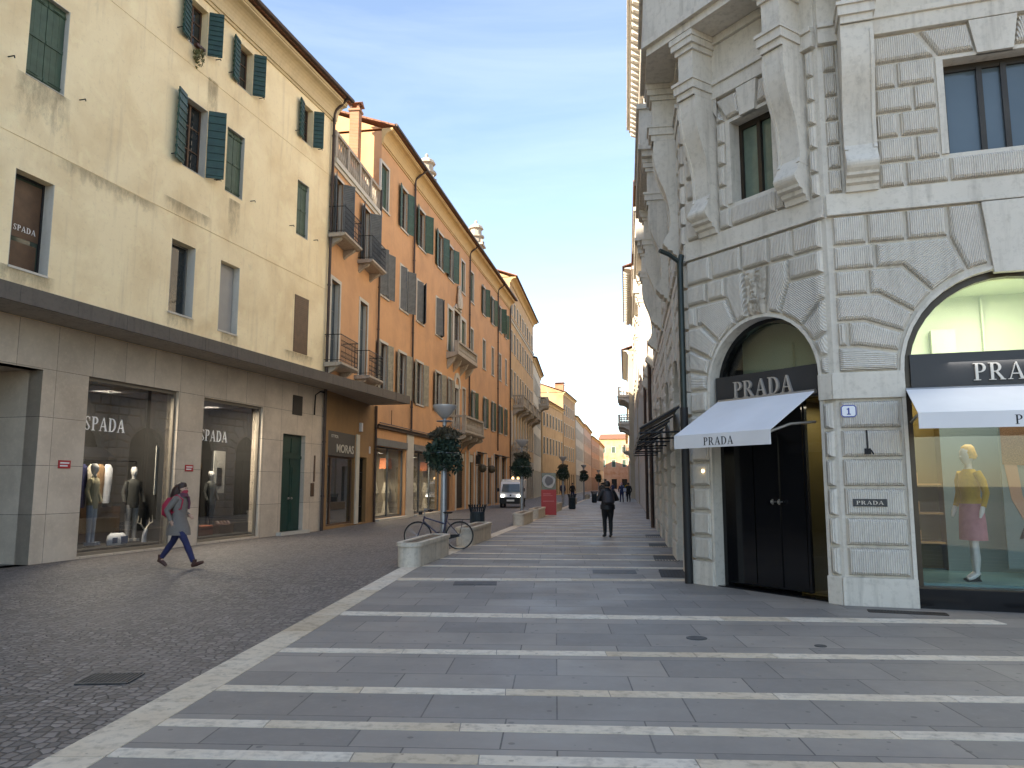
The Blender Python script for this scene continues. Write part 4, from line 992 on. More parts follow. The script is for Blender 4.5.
def intrados(mb,c,v0,r,z0,y0,y1,n=20):
    A=[(c-r,z0)]+[(c-r*math.cos(math.pi*i/n),v0+r*math.sin(math.pi*i/n)) for i in range(n+1)]+[(c+r,z0)]
    for a,b in zip(A,A[1:]): mb.poly([(a[0],y0,a[1]),(a[0],y1,a[1]),(b[0],y1,b[1]),(b[0],y0,b[1])])
    # thin arch lip
    A2=[(c-r-.05,z0)]+[(c-(r+.05)*math.cos(math.pi*i/n),v0+(r+.05)*math.sin(math.pi*i/n)) for i in range(n+1)]+[(c+r+.05,z0)]
    for (a,b,c2,d) in zip(A,A[1:],A2[1:],A2): mb.poly([(a[0],y0,a[1]),(b[0],y0,b[1]),(c2[0],y0,c2[1]),(d[0],y0,d[1])])
    for (a,b) in zip(A2,A2[1:]): mb.poly([(a[0],y0,a[1]),(b[0],y0,b[1]),(b[0],0.0,b[1]),(a[0],0.0,a[1])])
LEV=[3.16,3.52,3.88,4.25,4.62,4.98,5.42]
ROW=[5.76,6.12,6.49,6.86,7.23,7.61,8.03]
def corbel(par,Mx,x,w,top=9.16,name='scroll_bracket'):
    m=MB()
    prof=[(.0,5.74),(.10,5.74),(.12,5.82),(.18,5.84),(.19,5.90),(.27,5.92),(.28,5.96)]
    prof+=[(.30+.06*math.sin(math.pi*i/6)*1.0,5.97+.20*i/6) for i in range(1,6)]
    prof+=[(.285,6.2),(.235,6.30)]
    for i in range(0,15):
        t=i/14; z=6.38+(8.05-6.38)*t
        d=.19+.30*(1/(1+math.exp(-9*(t-.48)))) ; prof.append((d,z))
    prof+=[(.50,8.05),(0,8.05)]
    m.prism([(-d,z) for d,z in prof],x,x+w,'x')
    # side fillets (front ribs)
    m.box(x,x+w,-.53,0,8.053,8.16); m.box(x-.03,x+w+.03,-.57,0,8.16,8.30); m.box(x-.05,x+w+.05,-.60,0,8.30,8.35)
    m.box(x+.03,x+w-.03,-.50,0,8.35,8.86); m.box(x-.01,x+w+.01,-.54,0,8.86,8.95); m.box(x-.05,x+w+.05,-.59,0,8.95,9.06); m.box(x-.07,x+w+.07,-.61,0,9.06,top)
    for xx in (x,x+w-.045):
        pp=[(-(d+.018),z) for d,z in prof if z>6.28 and z<8.05 and d>0]
        q=[(0.0,6.28)]+pp+[(0.0,8.05)]
        m.prism(q,xx-(.004 if xx==x else 0),xx+.045+(0 if xx==x else .004),'x')
    return m.build(name,M_['smooth'],par,Mx)
# --- front face (arches)
FW=9.0
m=MB(); ms=MB(); arcs=[(2.24,0,4.47),(6.7,4.47,9.0)]
for c,a,b in arcs:
    archwall(m,a,b,c,3.13,1.36,0,5.42,.3)
for c,a,b in arcs: intrados(mi:=MB(),c,3.13,1.36,0,-.05,.28); mi.build('arch_reveal',M_['smooth'],R1,F_F)
wallmb=m
mb=MB()
for c,a,b in arcs:
    archstones(mb,c,3.16,1.42,1.95,(a+(.06 if a==0 else .005),b-.005),LEV,.24,5.42)
    for k in range(6):
        z0=.385+k*.397; z1=z0+.397
        rect(mb,a+(.03 if a==0 else 0.0),c-1.42+.0,z0,z1); rect(mb,c+1.42,b-.0,z0,z1)
merged('front_wall',[(wallmb,M_['smooth']),(mb,M_['rust'])],R1,F_F)
def pc(name,mb,Mx): return mb.build(name,M_['smooth'],R1,Mx,bevel=.008)
for c,a,b in arcs:
    pc('keystone',MB().prism([(c-.2,4.42),(c+.2,4.42),(c+.29,5.41),(c-.29,5.41)],-.085,0),F_F)
    for x0,x1 in ((a+(-.04 if a==0 else 0),c-1.36-.0),(c+1.36,b)): pc('impost',MB().box(x0,x1,-.075,0,2.79,3.155),F_F); pc('plinth',MB().box(x0-.0,x1,-.085,0,0,.375),F_F)
# --- door face  (x from -2.72 to 0)
DL=2.72
m=MB(); archwall(m,-DL,0,-1.24,3.16,1.02,0,5.42,.3); wallmb=m
mi=MB(); intrados(mi,-1.24,3.16,1.02,0,-.05,.34); mi.build('arch_reveal',M_['smooth'],R1,F_D)
mb=MB(); archstones(mb,-1.24,3.16,1.08,1.58,(-DL+.02,-.06),LEV,.2,5.42)
for k in range(6):
    z0=.385+k*.397; rect(mb,-.18,-.03,z0,z0+.397); rect(mb,-DL+.02,-2.30,z0,z0+.397)
rect(mb,-DL+.02,-2.3,2.78,3.16); rect(mb,-1.51,-.97,4.98,5.42)
merged('door_wall',[(wallmb,M_['smooth']),(mb,M_['rust'])],R1,F_D)
pc('impost',MB().box(-.22,-.0,-.075,0,2.79,3.155),F_D); pc('plinth',MB().box(-.22,.0,-.085,0,0,.375),F_D); pc('plinth',MB().box(-DL,-2.28,-.085,0,0,.375),F_D)
# carved keystone
m=MB(); nx,nz=14,26; base=len(m.v)
for j in range(nz+1):
    for i in range(nx+1):
        t=j/nz; hw=.15+.06*t; x=-1.24+(-1+2*i/nx)*hw; z=4.22+.74*t
        e=min(i,nx-i)/nx*2; e2=min(j,nz-j)/nz*2
        d=.05+.06*min(1,e*4)*min(1,e2*6)+.028*math.sin(x*62+1.7*math.sin(z*31))*math.cos(z*44+2*math.sin(x*30))+.035*math.exp(-((x+1.24)**2)/.004-((z-4.62)**2)/.02)+(.03 if .30<t<.34 else 0)
        m.v.append((x,-d,z))
for j in range(nz):
    for i in range(nx): a=base+j*(nx+1)+i; m.f.append((a,a+1,a+nx+2,a+nx+1))
m.prism([(-1.39,4.22),(-1.09,4.22),(-1.03,4.96),(-1.45,4.96)],-.05,0); m.build('carved_keystone',M_['carved'],R1,F_D,smooth=True)
# --- street face x from -25.6 to 0
SL=25.9; cs=[-1.0-3.4*k for k in range(8)]   # corbel positions
acs=[-2.85-3.4*k for k in range(7)]
m=MB(); mi=MB(); mb=MB(); mp=MB(); e=0.0
for i,c in enumerate(acs):
    a=c-1.7 if i<6 else -SL; b=0.0 if i==0 else c+1.7
    archwall(m,a,b,c,3.16,1.0,0,5.42,.3,14); intrados(mi:=MB(),c,3.16,1.0,0,-.05,.34,14); mi.build('arch_reveal',M_['smooth'],R1,F_S)
    archstones(mb,c,3.16,1.06,1.55,(a+.003,b-.003-(.05 if i==0 else 0)),LEV,.2,5.42)
    for k in range(6): z0=.385+k*.397; rect(mb,a,c-1.06,z0,z0+.397); rect(mb,c+1.06,b-(.03 if i==0 else 0),z0,z0+.397)
    for x0,x1 in ((a,c-1.0),(c+1.0,b)): pc('impost',MB().box(x0,x1,-.075,0,2.79,3.155),F_S); pc('plinth',MB().box(x0,x1,-.085,0,0,.375),F_S)
    pc('keystone',MB().prism([(c-.17,4.13),(c+.17,4.13),(c+.24,5.41),(c-.24,5.41)],-.1,0),F_S)
merged('street_wall',[(m,M_['smooth']),(mb,M_['rust'])],R1,F_S)
for c in acs:
    g=MB().box(c-1.0,c+1.0,.3,.34,.0,3.2)
    A=[(c-1.0*math.cos(math.pi*i/14),3.16+1.0*math.sin(math.pi*i/14)) for i in range(15)]; g.prism(A,.302,.338)
    o=g.build('arched_window',M_['pane'],R1,F_S)
    f=MB().box(c-1.0,c+1.0,.24,.3,2.85,3.3).box(c-1.0,c-.92,.24,.3,0,2.85).box(c+.92,c+1.0,.24,.3,0,2.85).box(c-.04,c+.04,.24,.3,0,2.85); f.build('frame',M_['blackm'],o,T())
# --- string courses on all faces
def bands(x0,x1,Mx,q0=0,q1=0,name='string_course'):
    MB().box(x0,x1,-.05,0,5.47,5.745).box(x0,x1,-.085,0,5.425,5.47).build(name,M_['smooth'],R1,Mx,bevel=.006)
    MB().box(x0,x1,-.10,0,8.05,8.28).box(x0,x1,-.14,0,8.28,8.36).build('architrave',M_['smooth'],R1,Mx,bevel=.006)
    MB().box(x0,x1,-.04,0,8.361,9.02).box(x0,x1,-.10,0,9.02,9.16).build('frieze',M_['smooth'],R1,Mx,bevel=.006)
bands(0.012,FW,F_F); bands(-DL+.012,-.012,F_D); bands(-SL,-.012,F_S)
# --- upper rows
def upper(xa,xb,wins,cbs,Mx,name):
    m=MB(); wall_holes(m,xa,xb,5.42,9.2,wins,0,.35); wallmb=m
    mb=MB()
    occ=sorted([(x-.02,x+w+.02) for x,w in cbs])
    for k in range(6):
        z0,z1=ROW[k],ROW[k+1]
        blk=list(occ)
        for a,b,c,d in wins:
            if k<1: blk.append((a-.02,b+.02))
            elif k<5: blk.append((a-.10,b+.10) if True else None)
            else: blk.append((a-.08,b+.08,1))
        blk.sort(); x=xa+.05
        pk=0
        for it in blk+[(xb-.05,xb)]:
            a,b=it[0],it[1]; nk=len(it)>2
            if (nk or pk) and a-x>.1:
                block(mb,[(x,z0),(a,z0),(a-(.25 if nk else 0),z1),(x+(.25 if pk else 0),z1)])
            elif a-x>.1:
                w=a-x
                if w>.6:
                    s=.62 if k%2 else .38; rect(mb,x,x+w*s,z0,z1); rect(mb,x+w*s,a,z0,z1)
                else: rect(mb,x,a,z0,z1)
            x=max(x,b); pk=nk
    for a,b,c,d in wins:
        rect(mb,a-.02,b+.02,5.76,6.12)
        cx=(a+b)/2; hw=(b-a)/2
        for sd in (-1,1):
            kk=.15 if hw<.5 else .22
            q=[(cx+sd*kk*1.02,d+.06),(cx+sd*(hw+.06),d+.06),(cx+sd*(hw+.30),8.03),(cx+sd*(kk*1.35),8.03)]
            if sd<0: q=q[::-1]
            block(mb,q,sd*.2)
    merged(name,[(wallmb,M_['smooth']),(mb,M_['rust'])],R1,Mx)
    for a,b,c,d in wins:
        m=MB()
        cx=(a+b)/2; kk=.15 if (b-a)<1 else .22
        m.prism([(cx-kk,d+.0),(cx+kk,d+.0),(cx+kk*1.35,8.04),(cx-kk*1.35,8.04)],-.09,.0)
        m.box(a-.09,a,-.03,.0,c,d+.05); m.box(b,b+.09,-.03,0,c,d+.05); m.box(a,b,-.03,.0,d,d+.05)
        m.build('window_surround',M_['smooth'],R1,Mx)
    for a,b,c,d in wins:
        w=MB(); f=.06; y0,y1=.2,.27
        w.box(a,a+f,y0,y1,c,d); w.box(b-f,b,y0,y1,c,d); w.box(a+f,b-f,y0,y1,c,c+f); w.box(a+f,b-f,y0,y1,d-f*1.6,d)
        ml=[(a+b)/2] if b-a<1.1 else [(a+b)/2-.15,(a+b)/2+.15]
        for x in ml: w.box(x-.035,x+.035,y0-.02,y1,c+f,d-f)
        wo=w.build('window',M_['bronze'],R1,Mx); MB().box(a+f,b-f,.24,.25,c+f,d-f).build('pane',M_['pane_w'] if b-a>1.1 else plain('painted_room_pane',(.13,.17,.13),.05),wo,T())  # narrow panes are opaque, lightened in colour to stand for the lit room behind
        if b-a<1.1:
            pass
cbF=[(.28,.42),(3.78,.42),(4.75,.42)]; cbD=[(-.6,.38),(-2.34,.38)]; cbS=[(x-.2,.4) for x in cs]
upper(0,FW,[(1.63,2.91,6.17,7.55),(6.1,7.4,6.17,7.55)],cbF,F_F,'upper_front_wall')
upper(-DL,0,[(-1.66,-.84,6.17,7.55)],cbD,F_D,'upper_door_wall')
upper(-SL,0,[(c-.45-.0+.0,c+.45,6.17,7.55) for c in [-2.7-3.4*k for k in range(7)]],cbS,F_S,'upper_street_wall')
for x,w in cbF: corbel(R1,F_F,x,w)
for x,w in cbD: corbel(R1,F_D,x,w)
for x,w in cbS: corbel(R1,F_S,x,w)
# --- balcony slab & parapet in palace coordinates (world offsets)
def W(Mx,x,y): v=Mx@Vector((x,y,0)); return (v.x,v.y)
d=.62
inner=[W(F_F,FW,0.02),W(F_F,0,0.02),W(F_D,-DL,0.02),W(F_S,-SL,0.02)]
def outer(d):
    # intersections of offset lines
    def off(Mx): p=Mx@Vector((0,-d,0)); q=Mx.to_3x3()@Vector((1,0,0)); return p,q
    def isx(A,B):
        (p,u),(q,v)=A,B; det=u.x*(-v.y)+v.x*u.y; t=((q.x-p.x)*(-v.y)+v.x*(q.y-p.y))/det; return (p.x+u.x*t,p.y+u.y*t)
    a,b,c=off(F_F),off(F_D),off(F_S)
    return [W(F_F,FW,-d),isx(a,b),isx(b,c),W(F_S,-SL,-d)]
def slabprism(mb,do,di,z0,z1,short=False):
    o=outer(do); i=outer(di) if di else list(inner)
    if short: o[3]=W(F_S,-1.45,-do); i[3]=W(F_S,-1.45,-di if di else .02)
    for k in range(3): mb.prism([o[k],o[k+1],i[k+1],i[k]],z0,z1,'z')
m=MB(); slabprism(m,.62,None,9.165,9.30,True); slabprism(m,.70,.4,9.30,9.40,True); m.build('balcony_slab',M_['smooth'],R1,T())
m=MB(); slabprism(m,.66,.45,9.40,10.3,True); slabprism(m,.72,.40,10.3,10.42,True); m.build('parapet',M_['smooth'],R1,T())
for a in (4.0,10.8,17.6):
    b=MB().box(-a-4.6,-a,-.62,0.0,9.165,9.30).box(-a-4.68,-a+.08,-.70,0.0,9.30,9.40).build('street_balcony',M_['smooth'],R1,F_S)
    m=MB(); m.box(-a-4.6,-a,-.66,-.48,9.40,10.3); m.box(-a-.18,-a+.0,-.48,0,9.40,10.3); m.box(-a-4.6,-a-4.42,-.48,0,9.40,10.3); m.box(-a-4.66,-a+.06,-.72,-.42,10.3,10.42); m.box(-a-.24,-a+.06,-.42,0,10.3,10.42); m.build('parapet',M_['smooth'],b,T())
# --- upper storeys
H1=20.4
def storeys(Mx,x0,x1,wins,nm):
    m=MB(); wall_holes(m,x0,x1,9.2,H1-1.2,wins,0,.3); m.build(nm,M_['smooth'],R1,Mx)
    for a,b,c,dd in wins:
        w=MB().box(a-.2,a,-.08,.02,c,dd).box(b,b+.2,-.08,.02,c,dd).box(a-.3,b+.3,-.16,.02,dd,dd+.25).prism([(a-.3,dd+.25),(b+.3,dd+.25),((a+b)/2,dd+.7)],-.18,.02).box(a-.25,b+.25,-.14,.02,c-.18,c).build('window',M_['smooth'],R1,Mx)
        MB().box(a,b,.25,.28,c,dd).build('pane',M_['pane'],w,T())
storeys(F_F,0,FW,[(1.6,2.9,10.6,13.2),(1.6,2.9,15.2,17.4),(6.1,7.4,10.6,13.2),(6.1,7.4,15.2,17.4)],'upper_front_storeys')
storeys(F_D,-DL,0,[(-1.75,-.95,10.6,13.2),(-1.75,-.95,15.2,17.4)],'upper_door_storeys')
storeys(F_S,-SL,0,[(c-.55,c+.55,a,b) for c in [-2.7-3.4*k for k in range(7)] for a,b in ((10.6,13.2),(15.2,17.4))],'upper_street_storeys')
m=MB(); slabprism(m,.12,None,14.2,14.45); slabprism(m,.2,None,19.2,19.5); slabprism(m,.62,None,20.05,20.2); slabprism(m,.74,None,20.2,20.45); m.build('cornice',M_['smooth'],R1,T())
m=MB(); slabprism(m,.05,None,19.5,20.05); m.build('frieze',M_['smooth'],R1,T())
for Mx,a,b in ((F_F,.1,FW),(F_D,-DL+.1,-.1),(F_S,-SL,-.1)):
    m=MB(); x=a
    while x<b-.2: m.prism([(0,19.6),(-.22,19.72),(-.52,19.85),(-.56,20.04),(0,20.04)],x,x+.2,'x'); x+=.52
    m.build('dentils',M_['smooth'],R1,Mx)
# rear mass and roof
ip=[W(F_F,FW,.9),W(F_F,.4,.9),W(F_D,-DL-.0,.9),W(F_S,-SL,.9),W(F_S,-SL,14),W(F_F,FW,14)]
m=MB(); m.prism(ip,9.2,H1-.05,'z'); m.build('rear_mass',M_['smooth'],R1,T())
m=MB(); q=[W(F_F,FW,.05),W(F_F,0,.05),W(F_D,-DL,.05),W(F_S,-SL,.05),W(F_S,-SL,13.9),W(F_F,FW,13.9)]
m.prism(q,20.46,20.6,'z'); m.build('roof',M_['tile'],R1,T())
m=MB(); m.poly([(*W(F_S,-SL,0),0),(*W(F_S,-SL,14),0),(*W(F_S,-SL,14),H1),(*W(F_S,-SL,0),H1)]); m.poly([(*W(F_F,FW,0),0),(*W(F_F,FW,14),0),(*W(F_F,FW,14),H1),(*W(F_F,FW,0),H1)]); m.build('end_wall',M_['smooth'],R1,T())
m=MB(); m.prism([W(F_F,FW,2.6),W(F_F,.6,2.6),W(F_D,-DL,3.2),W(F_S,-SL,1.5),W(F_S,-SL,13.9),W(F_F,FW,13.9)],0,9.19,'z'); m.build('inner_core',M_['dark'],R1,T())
# --- doorway
def arch_panel(mb,c,v0,r,y0,y1,zlow): 
    A=[(c-r*math.cos(math.pi*i/20),v0+r*math.sin(math.pi*i/20)) for i in range(21)]
    mb.prism([(c-r,zlow)]+A[1:-1]+[(c+r,zlow)],y0,y1)
def arch_ring(mb,c,v0,r0,r1,y0,y1,zlow):
    n=20; A=[(c-r1*math.cos(math.pi*i/n),v0+r1*math.sin(math.pi*i/n)) for i in range(n+1)]; B=[(c-r0*math.cos(math.pi*i/n),v0+r0*math.sin(math.pi*i/n)) for i in range(n+1)]
    for k in range(n): mb.prism([A[k],A[k+1],B[k+1],B[k]],y0,y1)
    if zlow<v0: mb.box(c-r1,c-r0,y0,y1,zlow,v0); mb.box(c+r0,c+r1,y0,y1,zlow,v0)
dc=-1.24
m=MB(); arch_ring(m,dc,3.16,.95,1.02,.16,.3,.02); m.box(dc-.95,dc+.95,.18,.3,2.88,3.34); m.box(dc-1.02,dc+1.02,.0,.34,0,.02)
door=m.build('shop_doorway',M_['black'],R1,F_D)
MB().box(dc-.95,dc+.95,.02,.178,2.88,3.34).build('fascia',M_['signbk'],door,T())
serif(MB(),'PRADA',dc-.56,dc+.56,2.97,3.23,-.02,.02).build('lettering',M_['silver'],door,T())
m=MB(); arch_panel(m,dc,3.2,.945,.24,.25,3.345); m.build('lunette_pane',M_['glass'],door,T())
m=MB(); m.poly([(dc-1.2,1.0,3.1),(dc+1.2,1.0,3.1),(dc+1.2,1.0,4.6),(dc-1.2,1.0,4.6)]); m.box(dc-.4,dc-.1,.9,.95,3.3,3.9); m.poly([(dc-1.2,.35,4.5),(dc+1.2,.35,4.5),(dc+1.2,1.0,4.5),(dc-1.2,1.0,4.5)]); m.build('lunette_inner_wall',M_['pgreen'],door,T())
m=MB()
for a,b in ((dc-.95,dc-.48),(dc-.46,dc-.02),(dc+.02,dc+.46)): m.box(a,b,.28,.31,.05,2.86)
m.box(dc-.02,dc+.02,.26,.3,.05,2.86); m.box(dc+.5,dc+.54,.24,.3,.05,2.86); m.build('door_leaf',M_['black'],door,T())
for k in (-1,1): MB().tube([(dc+k*.06,.2,1.31),(dc+k*.06,.2,1.39)],.012,8).tube([(dc+k*.06,.2,1.35),(dc+k*.06,.27,1.35)],.01,6).ball((dc+k*.06,.19,1.35),.03,8,6).build('handle',M_['alu'],door,T())
MB().box(dc+.54,dc+.95,.27,.28,.05,2.86).build('side_pane',M_['glass'],door,T())
m=MB()
for q in ([(dc+.3,1.5,0),(dc+1.1,1.5,0),(dc+1.1,1.5,2.9),(dc+.3,1.5,2.9)],[(dc+1.1,.32,0),(dc+1.1,1.5,0),(dc+1.1,1.5,2.9),(dc+1.1,.32,2.9)],[(dc+.3,.32,0),(dc+.3,.32,2.9),(dc+.3,1.5,2.9),(dc+.3,1.5,0)],[(dc+.3,.32,.02),(dc+1.1,.32,.02),(dc+1.1,1.5,.02),(dc+.3,1.5,.02)],[(dc+.3,.32,2.88),(dc+1.1,.32,2.88),(dc+1.1,1.5,2.88),(dc+.3,1.5,2.88)]): m.poly(q)
m.build('inner_wall',M_['yelw'],door,T())
m=MB()
for z in (.5,.9,1.3,1.75): m.box(dc+.5,dc+1.08,1.1,1.45,z,z+.03)
for k in range(14): m.box(dc+.55+.1*(k%5),dc+.62+.1*(k%5),1.15,1.3,.53+.4*(k//5),.65+.4*(k//5))
m.build('shelf',M_['shelfw'],door,T()); spot((dc+.75,.8,2.8),2,.3,door)
# awnings
def awning(par,Mx,x0,x1,zt,zb,d,val,mat,text=None,frame=True,tx=None):
    m=MB(); t=.012
    m.prism([(-.04,zt),(-d,zb),(-d,zb+t),(-.04,zt+t)],x0,x1,'x')
    n=1
    m.box(x0,x1,-d-.006,-d+.006,zb-val,zb+t)
    a=m.build('awning',mat,par,Mx)
    if frame:
        f=MB()
        for x in (x0+.05,x1-.05): f.tube([(x,-.03,zt-.45),(x,-d*.55,(zt-.3+zb)/2-.05),(x,-d+.03,zb-.02)],.02,6)
        f.tube([(x0,-d+.02,zb-.01),(x1,-d+.02,zb-.01)],.022,6); f.tube([(x0,-.06,zt-.02),(x1,-.06,zt-.02)],.035,8); f.build('awning_arm',M_['alu'] if mat is M_['white'] else M_['blackm'],a,T())
    if text:
        w=tx or .55; c=x0+(x1-x0)*.49
        serif(MB(),text,c-w/2,c+w/2,zb-val*.83,zb-val*.22,-d-.0095,-d-.006).build('lettering',M_['blackm'],a,T())
    return a
awning(R1,F_D,-2.06,-.27,2.95,2.34,1.08,.19,M_['white'],'PRADA',tx=.56)
awning(R1,F_F,.88,3.6,2.90,2.50,.80,.19,M_['white'],'PRADA',tx=.56)
for i,c in enumerate(acs[:4]):
    x0,x1=c-1.05,c+1.05
    a=awning(R1,F_S,x0,x1,3.15,2.70,.85,.17,M_['beige'],frame=False)
    f=MB()
    for x in (x0,x1): f.tube([(x,-.02,2.62),(x,-.84,2.60)],.02,6); f.tube([(x,-.02,3.12),(x,-.84,2.68)],.02,6)
    f.tube([(x0,-.84,2.60),(x1,-.84,2.60)],.022,6); f.build('awning_frame',M_['blackm'],a,T())
# --- big display window
c=2.24
m=MB(); arch_ring(m,c,3.13,1.27,1.36,.10,.24,.25); m.box(c-1.36,c+1.36,.0,.24,.0,.27); m.box(c-1.27,c+1.27,.12,.24,2.89,3.38)
dw=m.build('display_window',M_['bronze'],R1,F_F)
MB().box(c-1.36,c+1.36,-.04,-.001,.0,.255).build('base_panel',M_['black'],dw,T())
MB().box(c-1.27,c+1.27,.03,.118,2.89,3.38).build('fascia',M_['signbk'],dw,T())
serif(MB(),'PRADA',c-.52,c+.52,2.99,3.22,-.0,.03).build('lettering',M_['silver'],dw,T())
m=MB(); arch_panel(m,c,3.2,1.265,.17,.18,3.385); m.box(c-1.27,c+1.27,.17,.18,.27,2.88); m.build('pane',M_['glass'],dw,T())
m=MB()
x0,x1=c-1.3,c+1.4
for q in ([(x0,2.4,3.35),(x1,2.4,3.35),(x1,2.4,4.7),(x0,2.4,4.7)],[(x0,.26,4.65),(x0,2.4,4.65),(x1,2.4,4.65),(x1,.26,4.65)],[(x0,.26,3.36),(x0,2.4,3.36),(x0,2.4,4.7),(x0,.26,4.7)],[(x1,.26,3.36),(x1,.26,4.7),(x1,2.4,4.7),(x1,2.4,3.36)],[(x0,.26,3.352),(x1,.26,3.352),(x1,2.4,3.352),(x0,2.4,3.352)]): m.poly(q)
m.box(c-.55,c-.2,2.25,2.39,3.5,4.1); m.box(c+.2,c+.23,2.3,2.39,3.4,4.6); m.build('upper_room',M_['pgreen'],dw,T())
m=MB()
for q in ([(x0+.72,2.0,.3),(x1,2.0,.3),(x1,2.0,3.3),(x0+.72,2.0,3.3)],[(x1,.26,.3),(x1,.26,3.3),(x1,2.0,3.3),(x1,2.0,.3)],[(x0,.26,3.3),(x1,.26,3.3),(x1,2.0,3.3),(x0,2.0,3.3)]): m.poly(q)
m.build('display_backdrop',M_['teal'],dw,T())
m=MB()
for q in ([(x0,2.38,.3),(x0+.72,2.38,.3),(x0+.72,2.38,3.3),(x0,2.38,3.3)],[(x0,.26,.3),(x0,2.38,.3),(x0,2.38,3.3),(x0,.26,3.3)],[(x0+.72,2.0,.3),(x0+.72,2.38,.3),(x0+.72,2.38,3.3),(x0+.72,2.0,3.3)]): m.poly(q)
m.build('inner_wall',M_['yelw'],dw,T())
m=MB()
for z in (.7,1.15,1.6): m.box(x0+.02,x0+.70,2.0,2.36,z,z+.03)
for k in range(9): m.box(x0+.06+.12*(k%3),x0+.14+.12*(k%3),2.05,2.2,.73+.45*(k//3),.9+.45*(k//3))
m.build('shelf',M_['shelfw'],dw,T())
MB().box(x0,x1,.26,2.38,.24,.30).build('display_floor',M_['mfloor'],dw,T())
spot((c,.9,4.6),30,1.2,dw,(1,.95,.85)); spot((c,.75,3.25),14,1.6,dw,(1,.95,.88)); spot((x0+.4,1.8,3.2),4,.3,dw,(1,.75,.4))
# poster with legs
m=MB(); m.box(2.48,3.6,1.28,1.32,.42,2.86); po=m.build('poster',M_['teal'],dw,T(-.2,0,0))
m=MB(); m.prism([(2.50,1.9),(3.2,1.86),(3.28,2.86),(2.50,2.86)],1.265,1.279); m.build('printed_dress',M_['sequin'],po,T())
m=MB(); m.prism([(2.52,1.9),(2.68,1.9),(2.72,1.45),(2.84,1.0),(2.77,.98),(2.58,1.4)],1.268,1.279); m.prism([(2.80,1.9),(3.04,1.88),(3.04,1.3),(3.10,.62),(3.02,.62),(2.88,1.3)],1.267,1.279); m.build('printed_legs',M_['pleg'],po,T())
m=MB(); m.prism([(2.70,1.0),(2.88,1.04),(2.86,.88),(2.64,.84)],1.264,1.279); m.prism([(3.0,.66),(3.16,.66),(3.14,.5),(3.06,.46)],1.263,1.279); m.build('printed_shoes',M_['blackm'],po,T())
t=thing('mannequin','blond haired display figure in mustard top and dusty pink skirt in the large arched window','mannequin'); t.matrix_basis=R1.matrix_basis@F_F@T(1.74,.74,.31,R(-62))@Matrix.Scale(1.04,4)
m=MB()
for sx,ya in ((-.075,.05),(.075,-.05)):
    m.tube([(sx,ya+.0,.08),(sx,ya+.01,.28),(sx,ya,.48),(sx*1.05,ya,.8),(sx,0,.98)],[.028,.048,.045,.055,.05],10)
    m.tube([(sx,ya+.03,.1),(sx,ya-.06,.05),(sx,ya-.14,.02)],[.03,.032,.018],8)
m.tube([(0,0,1.4),(0,0,1.56)],[.05,.042],10); m.loft([(0,0,1.5,.03,.04),(0,-.02,1.55,.05,.065),(0,-.02,1.62,.07,.09),(0,-.01,1.70,.075,.095),(0,0,1.76,.05,.06)],12); m.ball((0,-.115,1.625),.014)
for sx in (-1,1):
    m.tube([(sx*.245,-.03,.98),(sx*.25,-.06,.9),(sx*.245,-.09,.82)],[.024,.03,.014],8)
m.build('figure',M_['manq'],t,T(),smooth=True)
m=MB(); m.loft([(0,0,.52,.19,.15),(0,0,.75,.185,.14),(0,0,.95,.17,.12),(0,0,1.06,.13,.10)],18); m.build('skirt',M_['pinkc'],t,T(),smooth=True)
m=MB(); m.loft([(0,0,1.0,.165,.125),(0,0,1.1,.125,.10),(0,-.01,1.28,.155,.12),(0,0,1.40,.16,.09),(0,0,1.46,.07,.06)],16)
for sx in (-1,1): m.tube([(sx*.14,0,1.41),(sx*.21,.01,1.3),(sx*.24,.03,1.14),(sx*.245,-.03,.96)],[.055,.052,.043,.034],10)
m.build('top',M_['mustc'],t,T(),smooth=True)
m=MB(); m.loft([(0,.02,1.60,.085,.085),(0,.01,1.68,.09,.105),(0,.01,1.76,.07,.08),(0,.02,1.79,.03,.04)],12); m.ball((0,.09,1.64),.05); m.build('hair',M_['blond'],t,T(),smooth=True)
m=MB()
for sx,ya in ((-.075,.05),(.075,-.05)): m.prism([(sx-.03,ya-.16),(sx+.03,ya-.16),(sx+.032,ya+.03),(sx-.032,ya+.03)],-.01,.012,'z'); m.tube([(sx,ya+.03,.0),(sx,ya+.035,.09)],.008,5)
m.build('shoes',M_['blackm'],t,T())
# second arch (mostly outside the frame) closed by dark glazing
m=MB(); arch_panel(m,6.7,3.13,1.36,.2,.24,.0); m.build('display_window',M_['pane'],R1,F_F)
# small wall items
p=MB().prism([(.05,2.56),(.08,2.53),(.22,2.53),(.25,2.56),(.25,2.67),(.22,2.70),(.08,2.70),(.05,2.67)],-.07,-.055).build('house_number_plate',M_['bluep'],R1,F_F@T(0,-.026,0))
MB().prism([(.065,2.565),(.085,2.545),(.215,2.545),(.235,2.565),(.235,2.665),(.215,2.685),(.085,2.685),(.065,2.665)],-.072,-.07).build('enamel_face',M_['enamel'],p,T())
MB().box(.14,.16,-.075,-.072,2.57,2.66).box(.125,.14,-.075,-.072,2.635,2.65).box(.125,.175,-.075,-.072,2.565,2.578).build('numeral',M_['bluep'],p,T())
p=MB().box(.14,.56,-.075,-.05,1.32,1.42).build('name_plaque',M_['signbk'],R1,F_F@T(0,-.026,0)); serif(MB(),'PRADA',.18,.52,1.345,1.395,-.079,-.0755).build('lettering',M_['silver'],p,T())
MB().tube([(.36,-.06,2.35),(.36,-.075,2.12),(.34,-.09,2.05)],.012,5).box(.32,.4,-.075,-.05,2.02,2.1).tube([(.40,-.07,2.08),(.43,-.1,2.02)],.01,5).build('iron_hook',M_['iron'],R1,F_F@T(0,-.026,0))
